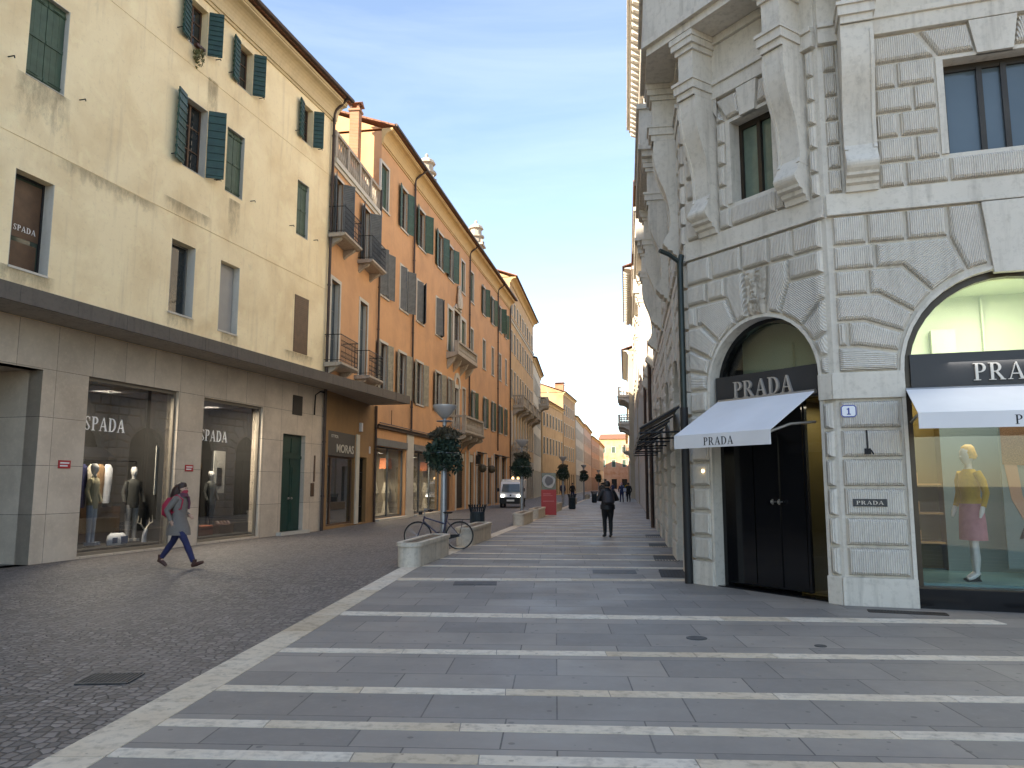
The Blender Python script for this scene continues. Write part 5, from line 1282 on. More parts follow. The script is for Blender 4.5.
dp=MB(); dp.tube([(-DL-.04,-.14,1.9+.0),(-DL-.04,-.14,5.4),(-DL-.04,-.1,5.55)],.052,10).tube([(-DL-.04,-.14,5.42),(-DL-.12,-.3,5.55),(-DL-.15,-.5,5.6)],.04,7); dp.build('drainpipe',M_['dpipe'],R1,F_D,smooth=True)
MB().tube([(-DL-.04,-.14,.0),(-DL-.04,-.14,2.9)],.066,12).build('drainpipe_shoe',M_['blackm'],R1,F_D,smooth=True)
for s in (-16.3,-23.4): MB().tube([(s,-.16,0),(s,-.16,9.1)],.07,8).build('drainpipe',M_['gutter'],R1,F_S,smooth=True)
MB().ball((-2.42,-.10,1.83),.025).build('doorbell',plain('lit_bell',(.9,.8,.5),.3,0,.02,3,0,(1,.75,.4),2),R1,F_D)
# ------------------------------------------------------------------ ground
def sheet(name,pts,z,mat,th=0):
    m=MB()
    if th: m.prism(pts,z-th,z,'z')
    else: m.poly([(x,y,z) for x,y in pts])
    return m.build(name,mat,kind='structure')
sheet('ground',[(-500,-500),(700,-500),(700,900),(-500,900)],-.02,plain('grey_ground',(.13,.125,.12),.9))
def BL(y):
    if y<15.29: return -3.03+.0556*y
    return -2.18+.147*(y-15.29)
sheet('cobbled_road',[(-80,-60),(BL(-60),-60),(BL(15.29),15.29),(BL(260),260),(-80,260)],0,M_['cobble'])
sheet('stone_pavement',[(BL(-60)+.3,-60),(60,-60),(60,260),(BL(260)+.3,260),(BL(15.29)+.3,15.29)],.004,M_['slab'])
m=MB(); y=-14.
rb=random.Random(5)
while y<240:
    l=rb.uniform(1.0,1.7); y1=y+l-.008
    if y<15.2<y1: y1=15.282
    m.prism([(BL(y),y),(BL(y)+.33,y),(BL(y1)+.33,y1),(BL(y1),y1)],-.02,.009,'z'); y=y1+.008
m.build('pavement_border',M_['marble'],kind='structure')
st=[(-8,.2),(-6.6,.2),(-5,.2),(-3.4,.2),(-1.8,.2),(-.2,.2),(1.2,.2),(2.5,.2),(3.5,.2),(4.25,.19),(4.93,.19),(5.53,.2),(6.42,.22),(7.84,.24),(10.0,.27),(13.5,.3),(15.7,.24),(17.2,.22),(18.5,.22),(20.8,.26)]
y=22.6
while y<210: st.append((y,.28)); y+=1.9 if y<60 else 3.8
m=MB()
for y,w in st:
    sl=-.056 if y<9 else (-.08 if y<12 else (-.03 if y<15 else -.09))
    x=BL(y)+.335; xe=2.95+.147*(y-13) if y>13 else (30 if y<9.4 else 5.75)
    while x<xe-.05:
        l=rb.uniform(.7,1.5); x1=min(x+l,xe); w=w*(.78 if y<9 and l else 1) if x<BL(y)+.34 else w; f=lambda q:y+sl*(q-BL(y)); dz=rb.uniform(0,.002)
        m.prism([(x,f(x)-w/2),(x1-.008,f(x1)-w/2),(x1-.008,f(x1)+w/2),(x,f(x)+w/2)],-.015,.008+dz,'z'); x=x1
m.build('pavement_bands',M_['marble'],kind='structure')
def grate(name,label,cx,cy,w,l,rz,mat,bars=10,grp=None):
    t=thing(name,label,'drain' if 'drain' in name else 'grate',(cx,cy,.012),rz,grp)
    m=MB(); m.box(-w/2,w/2,-l/2,l/2,-.02,-.004); 
    m.build('pit',M_['blackm'],t,T())
    m=MB(); m.box(-w/2,w/2,-l/2,-l/2+.03,-.01,.0); m.box(-w/2,w/2,l/2-.03,l/2,-.01,.0)
    for k in range(bars+1): x=-w/2+w*k/bars; m.box(x-.008,x+.008,-l/2+.03,l/2-.03,-.01,.0)
    m.build('bars',mat,t,T()); return t
grate('drain_grate','square iron drain grate set in the dark cobbles',-3.36,6.7,.42,.36,R(3),M_['cover'],12)
grate('cellar_grate','rusty cellar grate at the foot of the numbered stone pier',5.0,10.02,.9,.22,math.atan2(-.306,.952),M_['grate'],24)
grate('cellar_grate','rusty cellar grate in front of the large arched display window',7.2,9.15,2.0,.3,math.atan2(-.306,.952),M_['grate'],40)
for y,lb in ((14.3,'nearest of the cellar grates along the street side of the stone palace'),(17.2,'second cellar grate from the corner along the street side of the palace'),(20.8,'third cellar grate from the corner along the street side of the palace'),(24.4,'farthest cellar grate along the street side of the palace')):
    grate('cellar_grate',lb,2.75+.147*(y-12.96),y,.5,1.2,-.146,M_['grate'],8,'cellar grates along the palace wall')
for x,y,r,lb in ((1.95,8.4,.11,'small round iron cover in the middle of the stone pavement'),(3.1,8.0,.06,'tiny round iron cover in the pavement nearer the palace')):
    t=MB().lathe([(r,-.02),(r,.009),(r*.92,.012),(.01,.012)],(x,y,0),20).build('pavement_cover',M_['cover']); tag(t,lb,'cover')
t=MB().box(-.35,.35,-.22,.22,-.01,.013).box(-.32,.32,-.19,.19,.013,.015).build('utility_cover',M_['cover'],None,T(-.6,12.9,0,.0)); tag(t,'rectangular grey utility cover near the thin marble bands','cover')
t=MB().box(-.4,.4,-.3,.3,-.01,.006).box(-.37,.37,-.27,.27,.006,.008).build('utility_cover',M_['cover'],None,T(1.9,14.6,0,-.1)); tag(t,'wide grey utility cover close to the palace drainpipe','cover')
# ------------------------------------------------------------------ planters
def stadium(L,w,n=16):
    r=w/2; a=[(r*math.cos(t),-L/2+r+r*math.sin(t)) for t in [math.pi+math.pi*i/n for i in range(n+1)]]; b=[(r*math.cos(t),L/2-r+r*math.sin(t)) for t in [math.pi*i/n for i in range(n+1)]]
    return a+b
def planter(y0,y1,label,off=-.02,w=.52):
    ym=(y0+y1)/2; L=y1-y0; t=thing('stone_planter',label,'planter',(BL(ym)+.2+off,ym,0),-.14,'rounded stone planters along the road edge')
    m=MB(); m.prism(stadium(L-.06,w-.06),0,.40,'z'); m.build('basin',M_['planter'],t,T(),bevel=.01)
    o=stadium(L,w); i=stadium(L-.22,w-.22); m=MB()
    for z0,z1 in ((.40,.475),):
        for k in range(len(o)):
            j=(k+1)%len(o); m.prism([o[k],o[j],i[j],i[k]],z0,z1,'z')
    m.build('rim',M_['planter'],t,T()); MB().prism(stadium(L-.2,w-.2),.38,.45,'z').build('soil',M_['soil'],t,T()); return t
planter(15.3,18.3,'nearest rounded stone planter, in front of the parked bicycle',-.1)
planter(20.6,23.9,'stone planter behind the bicycle rear wheel, before the dark bin',-.1)
planter(30.6,34.0,'stone planter ahead of the second lamp post, left of the red panel',-.05)
planter(36.2,39.6,'stone planter between the second lamp post and the red panel',-.1)
planter(46.0,50.0,'stone planter just behind the red panel',-.1)
planter(61,65,'stone planter far down the street beyond the third lamp post',-.1)
planter(84,88,'most distant stone planter down the street',-.1)
# ------------------------------------------------------------------ lamp posts with plants
def leafball(n,r,c,mat_seed,sz=.05,squash=.9,droop=0):
    q=random.Random(mat_seed); m=MB()
    for k in range(n):
        while True:
            v=Vector((q.uniform(-1,1),q.uniform(-1,1),q.uniform(-1,1)))
            if .25<v.length<1: break
        v=v.normalized()*(v.length**.5); rr=r*(1+.22*math.sin(3*v.x+5*v.z+mat_seed)+q.uniform(-.12,.2))
        p=Vector((v.x*rr,v.y*rr,v.z*rr*squash)); p.z-=droop*q.random()*(1 if v.length>.8 else 0)
        a=Vector((q.gauss(0,1),q.gauss(0,1),q.gauss(0,.6))).normalized(); b=a.orthogonal().normalized(); b.rotate(Matrix.Rotation(q.uniform(0,6.28),3,a))
        s=sz*q.uniform(.6,1.5); e=b.cross(a)*s*.4
        P=[p-b*s,p+e,p+b*s,p-e]; m.poly([tuple(Vector(c)+x) for x in P])
    return m
LM={}
def lamp_post(x,y,label,first=False):
    t=thing('street_lamp',label,'street lamp',(x,y,0),0,'bowl topped street lamps with plant baskets')
    me=shared('lp_pole',lambda:MB().lathe([(.14,0),(.14,.06),(.09,.08),(.085,1.0),(.07,2.9),(.05,3.0),(.05,3.35)],n=14).mesh('pole',M_['steel'],True)); link(me,'pole',t,T(),smooth=True)
    link(shared('lp_bowl',lambda:MB().lathe([(.05,3.28),(.10,3.32),(.20,3.42),(.28,3.54),(.31,3.60),(.31,3.63),(.26,3.62)],n=24).mesh('lamp_bowl',M_['bowl'],True)),'lamp_bowl',t,T(),smooth=True)
    link(shared('lp_ring',lambda:MB().tube([(.2*math.cos(a*math.pi/8),.2*math.sin(a*math.pi/8),3.22) for a in range(17)],.012,5).tube([(-.2,0,3.22),(.2,0,3.22)],.012,5).tube([(0,-.2,3.22),(0,.2,3.22)],.012,5).tube([(.38*math.cos(a*math.pi/8),.38*math.sin(a*math.pi/8),2.4) for a in range(17)],.015,5).mesh('basket_ring',M_['steel'])),'basket_ring',t,T())
    p=link(shared('lp_fol',lambda:leafball(2100,.40,(0,0,2.53),3,.06,1.05,.3).mesh('hanging_plants',M_['leaf1'])),'hanging_plants',t,T(rz=x*3))
    link(shared('lp_fol2',lambda:leafball(700,.34,(0,0,2.88),8,.055,.5,0).mesh('reddish_foliage',M_['leaf2'])),'reddish_foliage',t,T(rz=x))
    return t
lamp_post(-1.73,19.7,'nearest bowl topped street lamp, the bicycle leaning against its steel pole')
lamp_post(.45,35.2,'second street lamp with plant ball, in front of the white van')
lamp_post(3.75,57,'third street lamp with plant ball, behind the red panel')
lamp_post(7.6,82,'fourth street lamp with plants, far behind the woman in black')
lamp_post(12.5,112,'most distant street lamp with plants down the street')
# ------------------------------------------------------------------ bins
def bin_(x,y,label,s=1):
    t=thing('litter_bin',label,'bin',(x,y,0),0,'dark litter bins')
    link(shared('bin1',lambda:MB().lathe([(.19,0),(.2,.03),(.215,.06),(.225,.74),(.2,.76)],n=20).mesh('bin_body',M_['bin'],True)),'bin_body',t,T(),smooth=True)
    def f():
        m=MB()
        for k in range(20):
            a=2*math.pi*k/20; c,s_=math.cos(a),math.sin(a); m.tube([(.21*c,.21*s_,.72),(.225*c,.225*s_,.8),(.29*c,.29*s_,.98)],.014,5)
        m.tube([(.25*math.cos(a*math.pi/12),.25*math.sin(a*math.pi/12),.88) for a in range(25)],.012,5); return m.mesh('crown',M_['bin'])
    link(shared('bin2',f),'crown',t,T())
    def g():
        m=MB()
        for k in range(16):
            a=2*math.pi*k/16; m.box(.222*math.cos(a)-.008,.222*math.cos(a)+.008,.222*math.sin(a)-.008,.222*math.sin(a)+.008,.05,.73)
        return m.mesh('ribs',M_['bin'])
    link(shared('bin3',g),'ribs',t,T()); return t
bin_(-1.09,24.5,'dark blue litter bin with flared crown right of the bicycle')
bin_(3.9,50.5,'dark litter bin beside the planter behind the red panel')
bin_(7.2,68,'dark litter bin near the distant pedestrians')
# ------------------------------------------------------------------ red panel
t=thing('information_totem','red information panel with a pale rounded emblem plate on top','information panel',(1.95,41.2,0),-.06)
MB().box(-.4,.4,-.14,.14,0,1.32).build('red_base',M_['red'],t,T(),bevel=.015)
m=MB(); m.box(-.3,.1,-.15,-.141,1.08,1.12); m.box(-.3,.2,-.15,-.141,1.0,1.03); m.box(-.3,.28,-.15,-.141,.70,.74); m.build('print_lines',plain('faded_red_print',(.6,.2,.2),.5),t,T())
MB().box(-.38,.38,-.05,.05,1.32,2.20).build('glass_plate',plain('grey_green_plate',(.12,.14,.12),.2),t,T(),bevel=.01)
m=MB(); A=[(.34*math.cos(R(a))*(1+.08*math.sin(3*R(a))),1.76+.36*math.sin(R(a))*(1+.1*math.cos(2*R(a)+1))) for a in range(0,360,18)]; m.prism(A,-.075,-.051); b=m.build('pale_emblem',plain('pale_emblem',(.5,.5,.48),.5),t,T())
A=[(.02+.22*math.cos(R(a)),1.78+.24*math.sin(R(a))*(1+.15*math.cos(3*R(a)))) for a in range(0,360,24)]; MB().prism(A,-.085,-.076).build('grey_shape',plain('grey_shape',(.16,.16,.17),.5),b,T())
# ------------------------------------------------------------------ bicycle
t=thing('bicycle','dark city bicycle leaning on the lamp post behind the nearest stone planter','bicycle',(-1.83,19.52,0),.03)
def wheel(cx,par):
    m=MB(); m.tube([(cx+.335*math.cos(a*math.pi/16),0,.345+.335*math.sin(a*math.pi/16)) for a in range(33)],.017,7,False); w=m.build('wheel',M_['rubber'],par,T(),smooth=True)
    m=MB(); m.tube([(cx+.312*math.cos(a*math.pi/16),0,.345+.312*math.sin(a*math.pi/16)) for a in range(33)],.009,6,False); m.build('rim',M_['alu'],w,T(),smooth=True)
    m=MB()
    for k in range(24):
        a=k*math.pi/12; s=.03*(1 if k%2 else -1); m.tube([(cx,s,.345),(cx+.31*math.cos(a+.2*(1 if k%4<2 else -1)),0,.345+.31*math.sin(a+.2*(1 if k%4<2 else -1)))],.0018,3,False)
    m.tube([(cx,-.05,.345),(cx,.05,.345)],.022,8); m.build('spokes',M_['steel'],w,T())
wheel(.52,t); wheel(-.52,t)
BP=plain('dark_violet_frame_paint',(.05,.045,.08),.3)
m=MB(); bb=(.08,0,.30); hd=(-.36,0,.82); hb=(-.385,0,.70); st_=(.22,0,.86)
m.tube([bb,(.19,0,.72),st_],.019,8); m.tube([hd,hb],.02,8); m.tube([hb,bb],.018,8); m.tube([(-.365,0,.79),(.185,0,.62)],.018,8)
for s in (-.05,.05): m.tube([bb,(.52,s,.345)],.010,6); m.tube([(.195,0,.70),(.52,s,.345)],.009,6); m.tube([hb,(-.42,s,.6),(-.52,s,.345)],.011,6)
m.build('frame',BP,t,T(),smooth=True)
m=MB()
for cx,a0,a1 in ((.52,10,190),(-.52,20,150)):
    P=[(cx+.372*math.cos(R(a)),0,.345+.372*math.sin(R(a))) for a in range(a0,a1+1,10)]
    for p,q in zip(P,P[1:]): m.poly([(p[0],-.028,p[2]),(q[0],-.028,q[2]),(q[0],.028,q[2]),(p[0],.028,p[2])])
m.build('mudguard',BP,t,T())
m=MB(); m.loft([(.22,0,.885,.08,.05),(.22,0,.91,.13,.075),(.24,0,.93,.10,.08)],12); m.tube([(.22,0,.84),(.22,0,.9)],.013,6); m.build('saddle',M_['rubber'],t,T(),smooth=True)
m=MB(); m.tube([hd,(-.35,0,.97),(-.36,0,1.0)],.013,6); m.tube([(-.22,-.27,.96),(-.33,-.2,1.0),(-.37,0,1.0),(-.33,.2,1.0),(-.22,.27,.96)],.011,6); hbm=m.build('handlebar',M_['steel'],t,T(),smooth=True)
for s in (-1,1): MB().tube([(-.26,s*.25,.975),(-.17,s*.29,.95)],.018,6).build('grip',M_['rubber'],hbm,T())
MB().loft([(-.46,0,.86,.05,.04),(-.46,0,.93,.05,.04)],10).build('headlight',M_['iron'],t,T())
m=MB()
for s in (-.05,.05): m.tube([(.24,s,.74),(.78,s,.74)],.007,5); m.tube([(.6,s,.74),(.52,s,.36)],.006,5)
for k in range(5): m.tube([(.3+k*.11,-.05,.74),(.3+k*.11,.05,.74)],.005,4)
m.build('rear_rack',M_['iron'],t,T())
m=MB(); m.tube([(.08+.09*math.cos(a*math.pi/8),-.045,.30+.09*math.sin(a*math.pi/8)) for a in range(17)],.008,5); m.tube([bb,(.08+.12,-.07,.2)],.01,5); m.tube([bb,(-.04,.07,.42)],.01,5); m.box(.15,.27,-.13,-.06,.185,.205); m.box(-.1,.02,.06,.13,.41,.43)
m.prism([(.05,.36),(.3,.37),(.52,.38),(.52,.32),(.3,.27),(.08,.24)],-.055,-.045); m.build('pedals_and_chain',M_['iron'],t,T())
MB().tube([(.12,.02,.25),(.3,.12,.01)],.008,5).build('kickstand',M_['steel'],t,T())
# ------------------------------------------------------------------ van
t=thing('parked_van','small white service truck with lit headlights and amber beacons in front of the orange building','van',(-.1,53.3,0),-.1)
# facing -y ; width 1.5
m=MB(); side=[(0,.35),(0,.72),(.10,.98),(.62,1.62),(.78,1.78),(1.7,1.80),(1.78,1.3),(1.78,.4),(.95,.4)]
m.prism(side,-.75,.75,'x'); m.build('cab',M_['carw'],t,T(),bevel=.05)
MB().box(-.76,.76,-.06,.12,.28,.72).build('bumper',M_['blackm'],t,T(),bevel=.03)
m=MB(); m.poly([(-.64,.145,1.055),(.64,.145,1.055),(.58,.60,1.60),(-.58,.60,1.60)]); o=m.build('windscreen',M_['pane_w'],t,T(0,-.04,.02))
for s in (-1,1):
    h=MB().ball((s*.55,-.04,.80),.10,12,8,1.3,.4,.75).build('headlight',M_['headl'],t,T(),smooth=True)
    MB().poly([(s*.757,.45,1.1),(s*.757,1.5,1.1),(s*.757,1.45,1.6),(s*.757,.78,1.62)]).build('side_window',M_['pane'],t,T())
    MB().tube([(s*.74,.35,1.2),(s*.88,.3,1.22)],.015,5).box(s*.88-.07,s*.88+.07,.26,.32,1.1,1.34).build('mirror',M_['blackm'],t,T())
    for y in (.55,2.7):
        w=MB().tube([(s*.62,y,.28),(s*.76,y,.28)],.28,20).build('wheel',M_['rubber'],t,T(),smooth=True); MB().tube([(s*.765,y,.28),(s*.77,y,.28)],.16,14).build('hubcap',M_['steel'],w,T())
MB().box(-.26,.26,-.075,-.062,.44,.56).build('number_plate',M_['platew'],t,T())
MB().box(-.35,.35,-.07,-.058,.66,.70).box(-.05,.05,-.035,.03,.80,.9).build('grille',M_['iron'],t,T())
m=MB(); m.box(-.8,.8,1.84,3.6,.62,1.95); m.build('cargo_box',M_['carw'],t,T(),bevel=.03); MB().box(-.72,.72,1.6,3.5,.32,.6).build('chassis',M_['blackm'],t,T())
MB().tube([(-.55,1.1,1.95),(.55,1.1,1.95)],.02,6).tube([(-.5,1.1,1.8),(-.5,1.1,1.95)],.02,6).tube([(.5,1.1,1.8),(.5,1.1,1.95)],.02,6).build('roof_bar',M_['steel'],t,T())
for x in (.05,.42): MB().lathe([(.08,1.96),(.08,2.06),(.04,2.12)],(x,1.1,0),12).build('beacon',M_['amber'],t,T(),smooth=True)
MB().tube([(-.55,.18,1.08),(-.1,.24,1.12)],.01,4).tube([(.1,.18,1.08),(.5,.24,1.12)],.01,4).build('wiper',M_['iron'],t,T())
# ------------------------------------------------------------------ people
def skinned(name,V,E,mat,parent,root='pelvis',sub=2):
    keys=list(V); me=bpy.data.meshes.new(name); me.from_pydata([V[k][0] for k in keys],[(keys.index(a),keys.index(b)) for a,b in E],[]); me.update(); me.materials.append(mat)
    o=bpy.data.objects.new(name,me); COL.objects.link(o); o.parent=parent
    sk=o.modifiers.new('skin','SKIN'); sk.use_smooth_shade=True
    sv=me.skin_vertices[0].data
    for i,k in enumerate(keys):
        r=V[k][1]; sv[i].radius=(r,r) if isinstance(r,(int,float)) else r
        sv[i].use_root=(k==root)
    ss=o.modifiers.new('sub','SUBSURF'); ss.levels=sub; ss.render_levels=sub
    return o
def lerp(a,b,t): return tuple(x+(y-x)*t for x,y in zip(a,b))
def person(label,x,y,rz,H,pose,coat,trous,shoe,hairm,hair='long',coat_len=.78,bag=None,mask=None,hood=False,bulk=1,detail=True,cat='person',grp=None,z=0):
    t=thing('person',label,cat,(x,y,z),rz,grp); k=H/1.7; t.scale=(k,k,k)
    J=dict(pose); V={}; E=[]
    def add(n,p,r,par=None):
        V[n]=(p,r)
        if par: E.append((par,n))
    add('pelvis',(0,J.get('py',0),.95),.11); add('spine',(0,J.get('py',0)-.01,1.12),.10,'pelvis'); add('chest',J.get('chest',(0,-.01,1.32)),.115,'spine'); c=V['chest'][0]
    add('neckb',(c[0],c[1]+.0,1.44),.055,'chest'); add('neck',(c[0],c[1]-.01,1.49),.05,'neckb')
    hy=c[1]-.03
    add('jaw',(c[0],hy-.01,1.545),.062,'neck'); add('face',(c[0],hy-.01,1.60),.078,'jaw'); add('crown',(c[0],hy+.01,1.655),.072,'face')
    if detail: add('nose',(c[0],hy-.112,1.59),.012,'face'); add('earl',(c[0]-.09,hy,1.595),.014,'face'); add('earr',(c[0]+.09,hy,1.595),.014,'face')
    for s,n in ((-1,'l'),(1,'r')):
        sh=(c[0]+s*.165,c[1],1.40); el=J[n+'el']; wr=J[n+'wr']
        add(n+'sh',sh,.052,'chest'); add(n+'el',el,.036,n+'sh'); add(n+'wr',wr,.026,n+'el')
        d=(Vector(wr)-Vector(el)).normalized(); pm=Vector(wr)+d*.07; add(n+'pm',tuple(pm),.030,n+'wr')
        if detail:
            sd=d.orthogonal().normalized(); q=Vector((0,-1,0)); sd=(q-d*q.dot(d)).normalized() if abs(d.y)<.9 else Vector((1,0,0))
            for i,(o,L) in enumerate(((-.024,.05),(-.008,.062),(.008,.058),(.024,.045))):
                f1=pm+sd*o+d*L*.6; f2=f1+(d*L*.5+d.cross(sd)*-s*.012); add(f'{n}f{i}',tuple(f1),.0085,n+'pm'); add(f'{n}g{i}',tuple(f2),.007,f'{n}f{i}')
            t1=Vector(wr)+d*.03+sd*.035; add(n+'th',tuple(t1),.010,n+'wr'); add(n+'th2',tuple(t1+d*.03+sd*.008),.008,n+'th')
        hp=(s*.085,J.get('py',0),.90); kn=J[n+'kn']; an=J[n+'an']; to=J[n+'to']
        add(n+'hp',hp,.08,'pelvis'); add(n+'kn',kn,.052,n+'hp'); add(n+'an',an,.034,n+'kn'); add(n+'to',to,.028,n+'an')
    skinned('body',V,E,M_['skin'],t)
    # face
    if detail:
        m=MB()
        for s in (-.032,.032): m.ball((c[0]+s,hy-.092,1.615),.011,8,6)
        m.build('eyes',M_['blackm'],t,T())
    # trousers
    m=MB()
    for n in 'lr':
        hp,kn,an=V[n+'hp'][0],V[n+'kn'][0],V[n+'an'][0]
        b=bulk
        m.tube([(hp[0],hp[1],hp[2]+.1),hp,lerp(hp,kn,.5),kn,lerp(kn,an,.35),lerp(kn,an,.9)],[.095*b,.105*b,.088*b,.066,.066,.052],12)
    m.loft([(0,J.get('py',0),.84,.13*bulk,.12),(0,J.get('py',0),.95,.175*bulk,.13*bulk),(0,J.get('py',0),1.05,.15*bulk,.115)],16)
    m.build('trousers',trous,t,T(),smooth=True)
    m=MB()
    for n in 'lr':
        an,to=Vector(V[n+'an'][0]),Vector(V[n+'to'][0]); d=(to-an)
        m.tube([an+Vector((0,0,.09)),an+Vector((0,0,.02)),an+Vector((0,.01,-.02))],[.05,.048,.045],10)
        m.tube([an+Vector((0,.035,-.03))-d*.05,an+d*.4+Vector((0,0,-.015)),an+d*.8,to+d*.15],[.042,.044,.042,.028],10)
    m.build('shoes',shoe,t,T(),smooth=True)
    # coat
    m=MB(); py=J.get('py',0); b=bulk; w0=coat_len
    hr=J.get('hem',.19); rings=[(0,py+.0,w0,.205*b,hr*b),(0,py+.0,w0+.14,.20*b,(hr*.85+.02)*b),(0,py,.98,.185*b,.145*b),(0,py-.01,1.12,.165*b,.13*b),(c[0],c[1],1.28,.185*b,.14*b),(c[0],c[1],1.40,.185,.12),(c[0],c[1],1.455,.12,.085),(c[0],c[1]-.005,1.50,.075,.07)]
    if hood: rings+= [(c[0],c[1]+.0,1.53,.09,.085)]
    m.loft(rings,18)
    for s,n in ((-1,'l'),(1,'r')):
        sh,el,wr=V[n+'sh'][0],V[n+'el'][0],V[n+'wr'][0]
        m.tube([(sh[0]-s*.05,sh[1],sh[2]-.01),sh,lerp(sh,el,.5),el,lerp(el,wr,.5),lerp(el,wr,.97)],[.075*b,.074*b,.064*b,.055*b,.05*b,.043*b],12)
    m.build('coat',coat,t,T(),smooth=True)
    m=MB(); 
    m.loft([(c[0],hy+.03,1.56,.085,.075),(c[0],hy+.022,1.62,.098,.095),(c[0],hy+.015,1.68,.092,.10),(c[0],hy+.01,1.725,.065,.075),(c[0],hy+.01,1.74,.02,.03)],14)
    if hair=='long': m.tube([(c[0],hy+.06,1.66),(c[0],hy+.11,1.56),(c[0],hy+.15,1.44),(c[0],hy+.20,1.30)],[.09,.115,.11,.05],12)
    if hair=='tied': m.ball((c[0],hy+.11,1.66),.05)
    m.build('hair',hairm,t,T(),smooth=True)
    if mask: m=MB(); m.loft([(c[0],hy-.045,1.49,.055,.055),(c[0],hy-.05,1.54,.068,.07),(c[0],hy-.052,1.575,.060,.062)],12); m.build('mask',mask,t,T(),smooth=True); 
    if bag:
        bm,kind=bag
        m=MB(); bx=thing  # noqa
        if kind=='pack':
            m.loft([(c[0],c[1]+.20,1.01,.13,.07),(c[0],c[1]+.24,1.08,.18,.13),(c[0],c[1]+.24,1.28,.17,.13),(c[0],c[1]+.20,1.42,.11,.06)],14)
        if kind=='side': m.box(-.36,-.12,.12,.26,.95,1.25)
        p=m.build('backpack' if kind=='pack' else 'shoulder_bag',bm,None,T(),smooth=True); p.matrix_basis=t.matrix_basis.copy()
        mm=MB()
        for s in (-1,1): mm.tube([(c[0]+s*.11,c[1]+.15,1.40),(c[0]+s*.12,c[1]+.02,1.475),(c[0]+s*.12,c[1]-.125,1.38),(c[0]+s*.14,c[1]-.10,1.2),(c[0]+s*.15,c[1]+.12,1.1)],.016,6)
        mm.build('strap',bm,p,T()); return t,p
    return t,None
walk=dict(hem=.25,rkn=(.085,.16,.52),ran=(.085,.42,.165),rto=(.085,.30,.045),lkn=(-.085,-.22,.53),lan=(-.085,-.43,.092),lto=(-.085,-.60,.125),
 lel=(-.24,.14,1.16),lwr=(-.2,.06,.95),rel=(.24,.10,1.15),rwr=(.19,-.10,1.05))
_,p=person('woman striding right in grey coat and pink face mask past the clothing shop',-6.55,15.35,R(82),1.62,walk,M_['coat'],M_['navy'],M_['boot'],M_['hair'],'long',.66,(M_['mag'],'pack'),M_['mask'])
tag(p,'magenta backpack worn by the woman in the grey coat','backpack')
MB().loft([(0,-.06,1.44,.10,.11),(0,-.07,1.49,.09,.09),(0,-.07,1.52,.07,.07)],12).tube([(.06,-.14,1.44),(.07,-.17,1.3),(.06,-.165,1.18)],[.03,.025,.02],8).build('scarf',plain('dark_pink_scarf',(.12,.04,.06),.9),[o for o in bpy.data.objects if o.name=='person'][0],T(),smooth=True)
stand=dict(rkn=(.09,-.06,.52),ran=(.10,.02,.10),rto=(.12,-.13,.04),lkn=(-.09,-.03,.51),lan=(-.07,.10,.12),lto=(-.07,-.03,.03),lel=(-.31,.0,1.16),lwr=(-.14,-.24,1.14),rel=(.31,.0,1.16),rwr=(.14,-.24,1.15))
_,p=person('woman in black seen from behind walking away down the middle of the pavement',2.95,24.0,R(184),1.68,stand,M_['bcoat'],M_['bcloth'],M_['blackm'],M_['hairb'],'short',.86,(plain('dark_grey_backpack',(.03,.03,.04),.6),'pack'),hood=True,bulk=1.14)
tag(p,'small dark grey backpack on the woman in black','backpack')
ws=dict(rkn=(.09,-.14,.52),ran=(.10,-.22,.10),rto=(.10,-.37,.06),lkn=(-.09,.02,.51),lan=(-.09,.22,.16),lto=(-.09,.12,.05),lel=(-.26,.05,1.15),lwr=(-.25,-.02,.92),rel=(.26,.0,1.15),rwr=(.25,-.1,.94))
DP=plain('dusty_pink_cap',(.5,.3,.33),.8)
_,p=person('distant person in dark blue jacket with pale bag walking away beside the right facades',9.75,69,R(182),1.72,ws,M_['dkblue'],M_['navy'],M_['blackm'],DP,'short',.86,(M_['lblue'],'side'),detail=False); tag(p,'pale blue bag carried by the distant person in dark blue','bag')
person('distant person in black beside the one with the pale bag',10.45,69.6,R(178),1.70,ws,M_['bcloth'],M_['bcloth'],M_['blackm'],M_['hairb'],'short',.82,detail=False)
for x,y,rz,H,ct,tr,lb in ((6.0,77,20,1.7,'bcloth','navy','distant pedestrian in black left of the fourth lamp, nearer the road'),(5.1,78,160,1.75,'dkblue','bcloth','distant pedestrian in dark blue at the left edge of the road'),(7.3,62,175,1.72,'gjack','bcloth','distant pedestrian in charcoal jacket beside the far planter'),(10.6,92,10,1.7,'bcloth','bcloth','far pedestrian in black beyond the fourth lamp'),(12.2,100,185,1.68,'cream_c','bcloth','far pedestrian in a cream jacket'),(14.0,108,5,1.7,'dkblue','navy','farthest pedestrian in dark blue'),(14.2,96,170,1.7,'mustc','navy','far pedestrian in yellow top close to the right facades')):
    person(lb,x,y,R(rz),H,ws,M_[ct],M_[tr],M_['blackm'],M_['hairb'],'short',.84,detail=False)
t=thing('potted_shrub','small leafy plant hanging under a top window shutter of the yellow building','plant'); t.matrix_basis=L1.matrix_basis@T(-7.95,-.12,13.5)
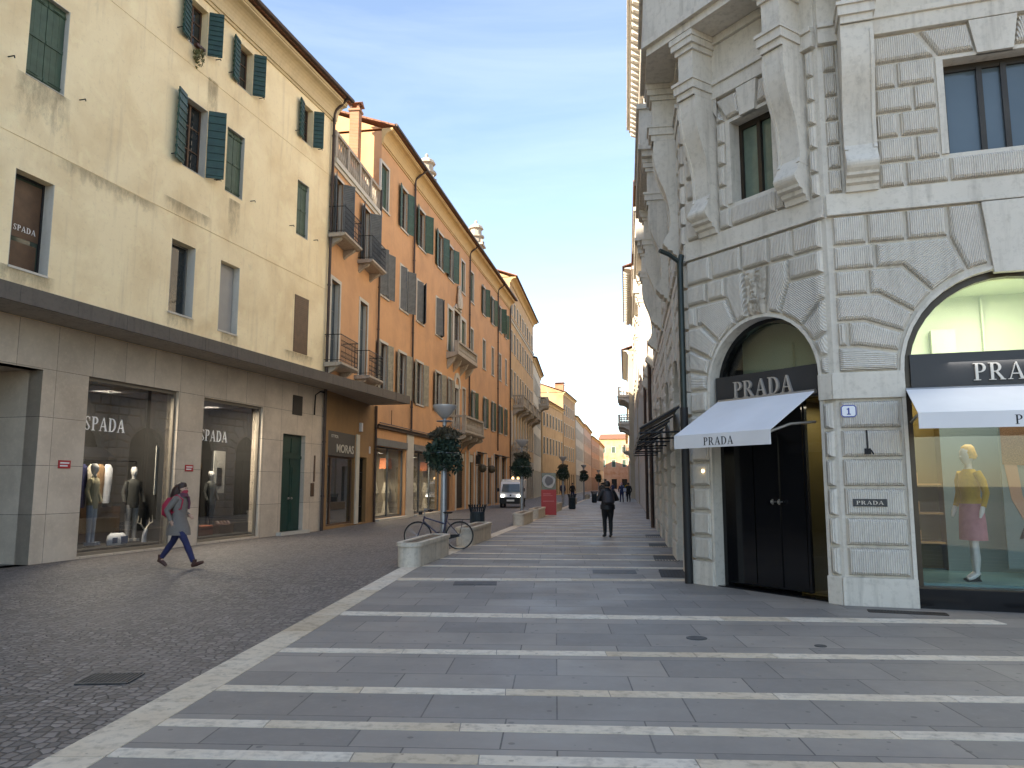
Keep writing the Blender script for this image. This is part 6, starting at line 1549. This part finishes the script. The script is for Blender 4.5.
leafball(160,.13,(0,0,-.12),4,.05,1.6,.3).build('foliage',plain('dry_leaf',(.12,.12,.04)),t,T()); MB().box(-.18,.18,-.06,.05,-.02,.06).build('pot',M_['boot'],t,T())
# ------------------------------------------------------------------ sky, sun, camera
az=(-.80,-.60); EL=float(30)
w=bpy.data.worlds.new('World'); SC.world=w; w.use_nodes=True; nt=w.node_tree; bg=nt.nodes['Background']
sky=nt.nodes.new('ShaderNodeTexSky'); sky.sky_type='NISHITA'; sky.sun_disc=False; sky.sun_elevation=R(EL); sky.sun_rotation=math.atan2(az[0],az[1]); sky.altitude=0; sky.air_density=1.0; sky.dust_density=.15; sky.ozone_density=1.0
tc=N(nt,'ShaderNodeTexCoord'); mp=N(nt,'ShaderNodeMapping'); mp.inputs['Scale'].default_value=(1,1.2,4.5); mp.inputs['Rotation'].default_value=(0,.25,.3); nt.links.new(tc.outputs['Generated'],mp.inputs[0])
cl=noise(nt,mp.outputs[0],1.8,7,.6,.6)
hz=mix(nt,.06,sky.outputs[0],(4.2,3.9,3.6)); cm=mix(nt,ramp_f(nt,cl,.38,.8,.15),hz,(5.5,5.7,6.0)); nt.links.new(cm,bg.inputs[0]); bg.inputs[1].default_value=.09
l=bpy.data.lights.new('sun','SUN'); l.energy=4.4; l.angle=R(.5); l.color=(1,.86,.68); so=bpy.data.objects.new('sun',l); COL.objects.link(so)
dv=Vector((az[0]*math.cos(R(EL)),az[1]*math.cos(R(EL)),math.sin(R(EL)))); so.rotation_euler=dv.to_track_quat('Z','Y').to_euler(); so.location=(-30,-20,40)
cam=bpy.data.cameras.new('camera'); co=bpy.data.objects.new('camera',cam); COL.objects.link(co); SC.camera=co
co.location=(0,0,1.62); co.rotation_euler=(math.pi/2+math.atan(100/769),0,0); cam.sensor_width=36; cam.lens=769/1024*36; cam.clip_start=.1; cam.clip_end=2000
vs=SC.view_settings; vs.view_transform='Standard'; vs.look='None'; vs.gamma=1; vs.exposure=2.0; vs.use_curve_mapping=False
SC.cycles.max_bounces=8; SC.cycles.transparent_max_bounces=12; SC.cycles.caustics_reflective=False; SC.cycles.caustics_refractive=False
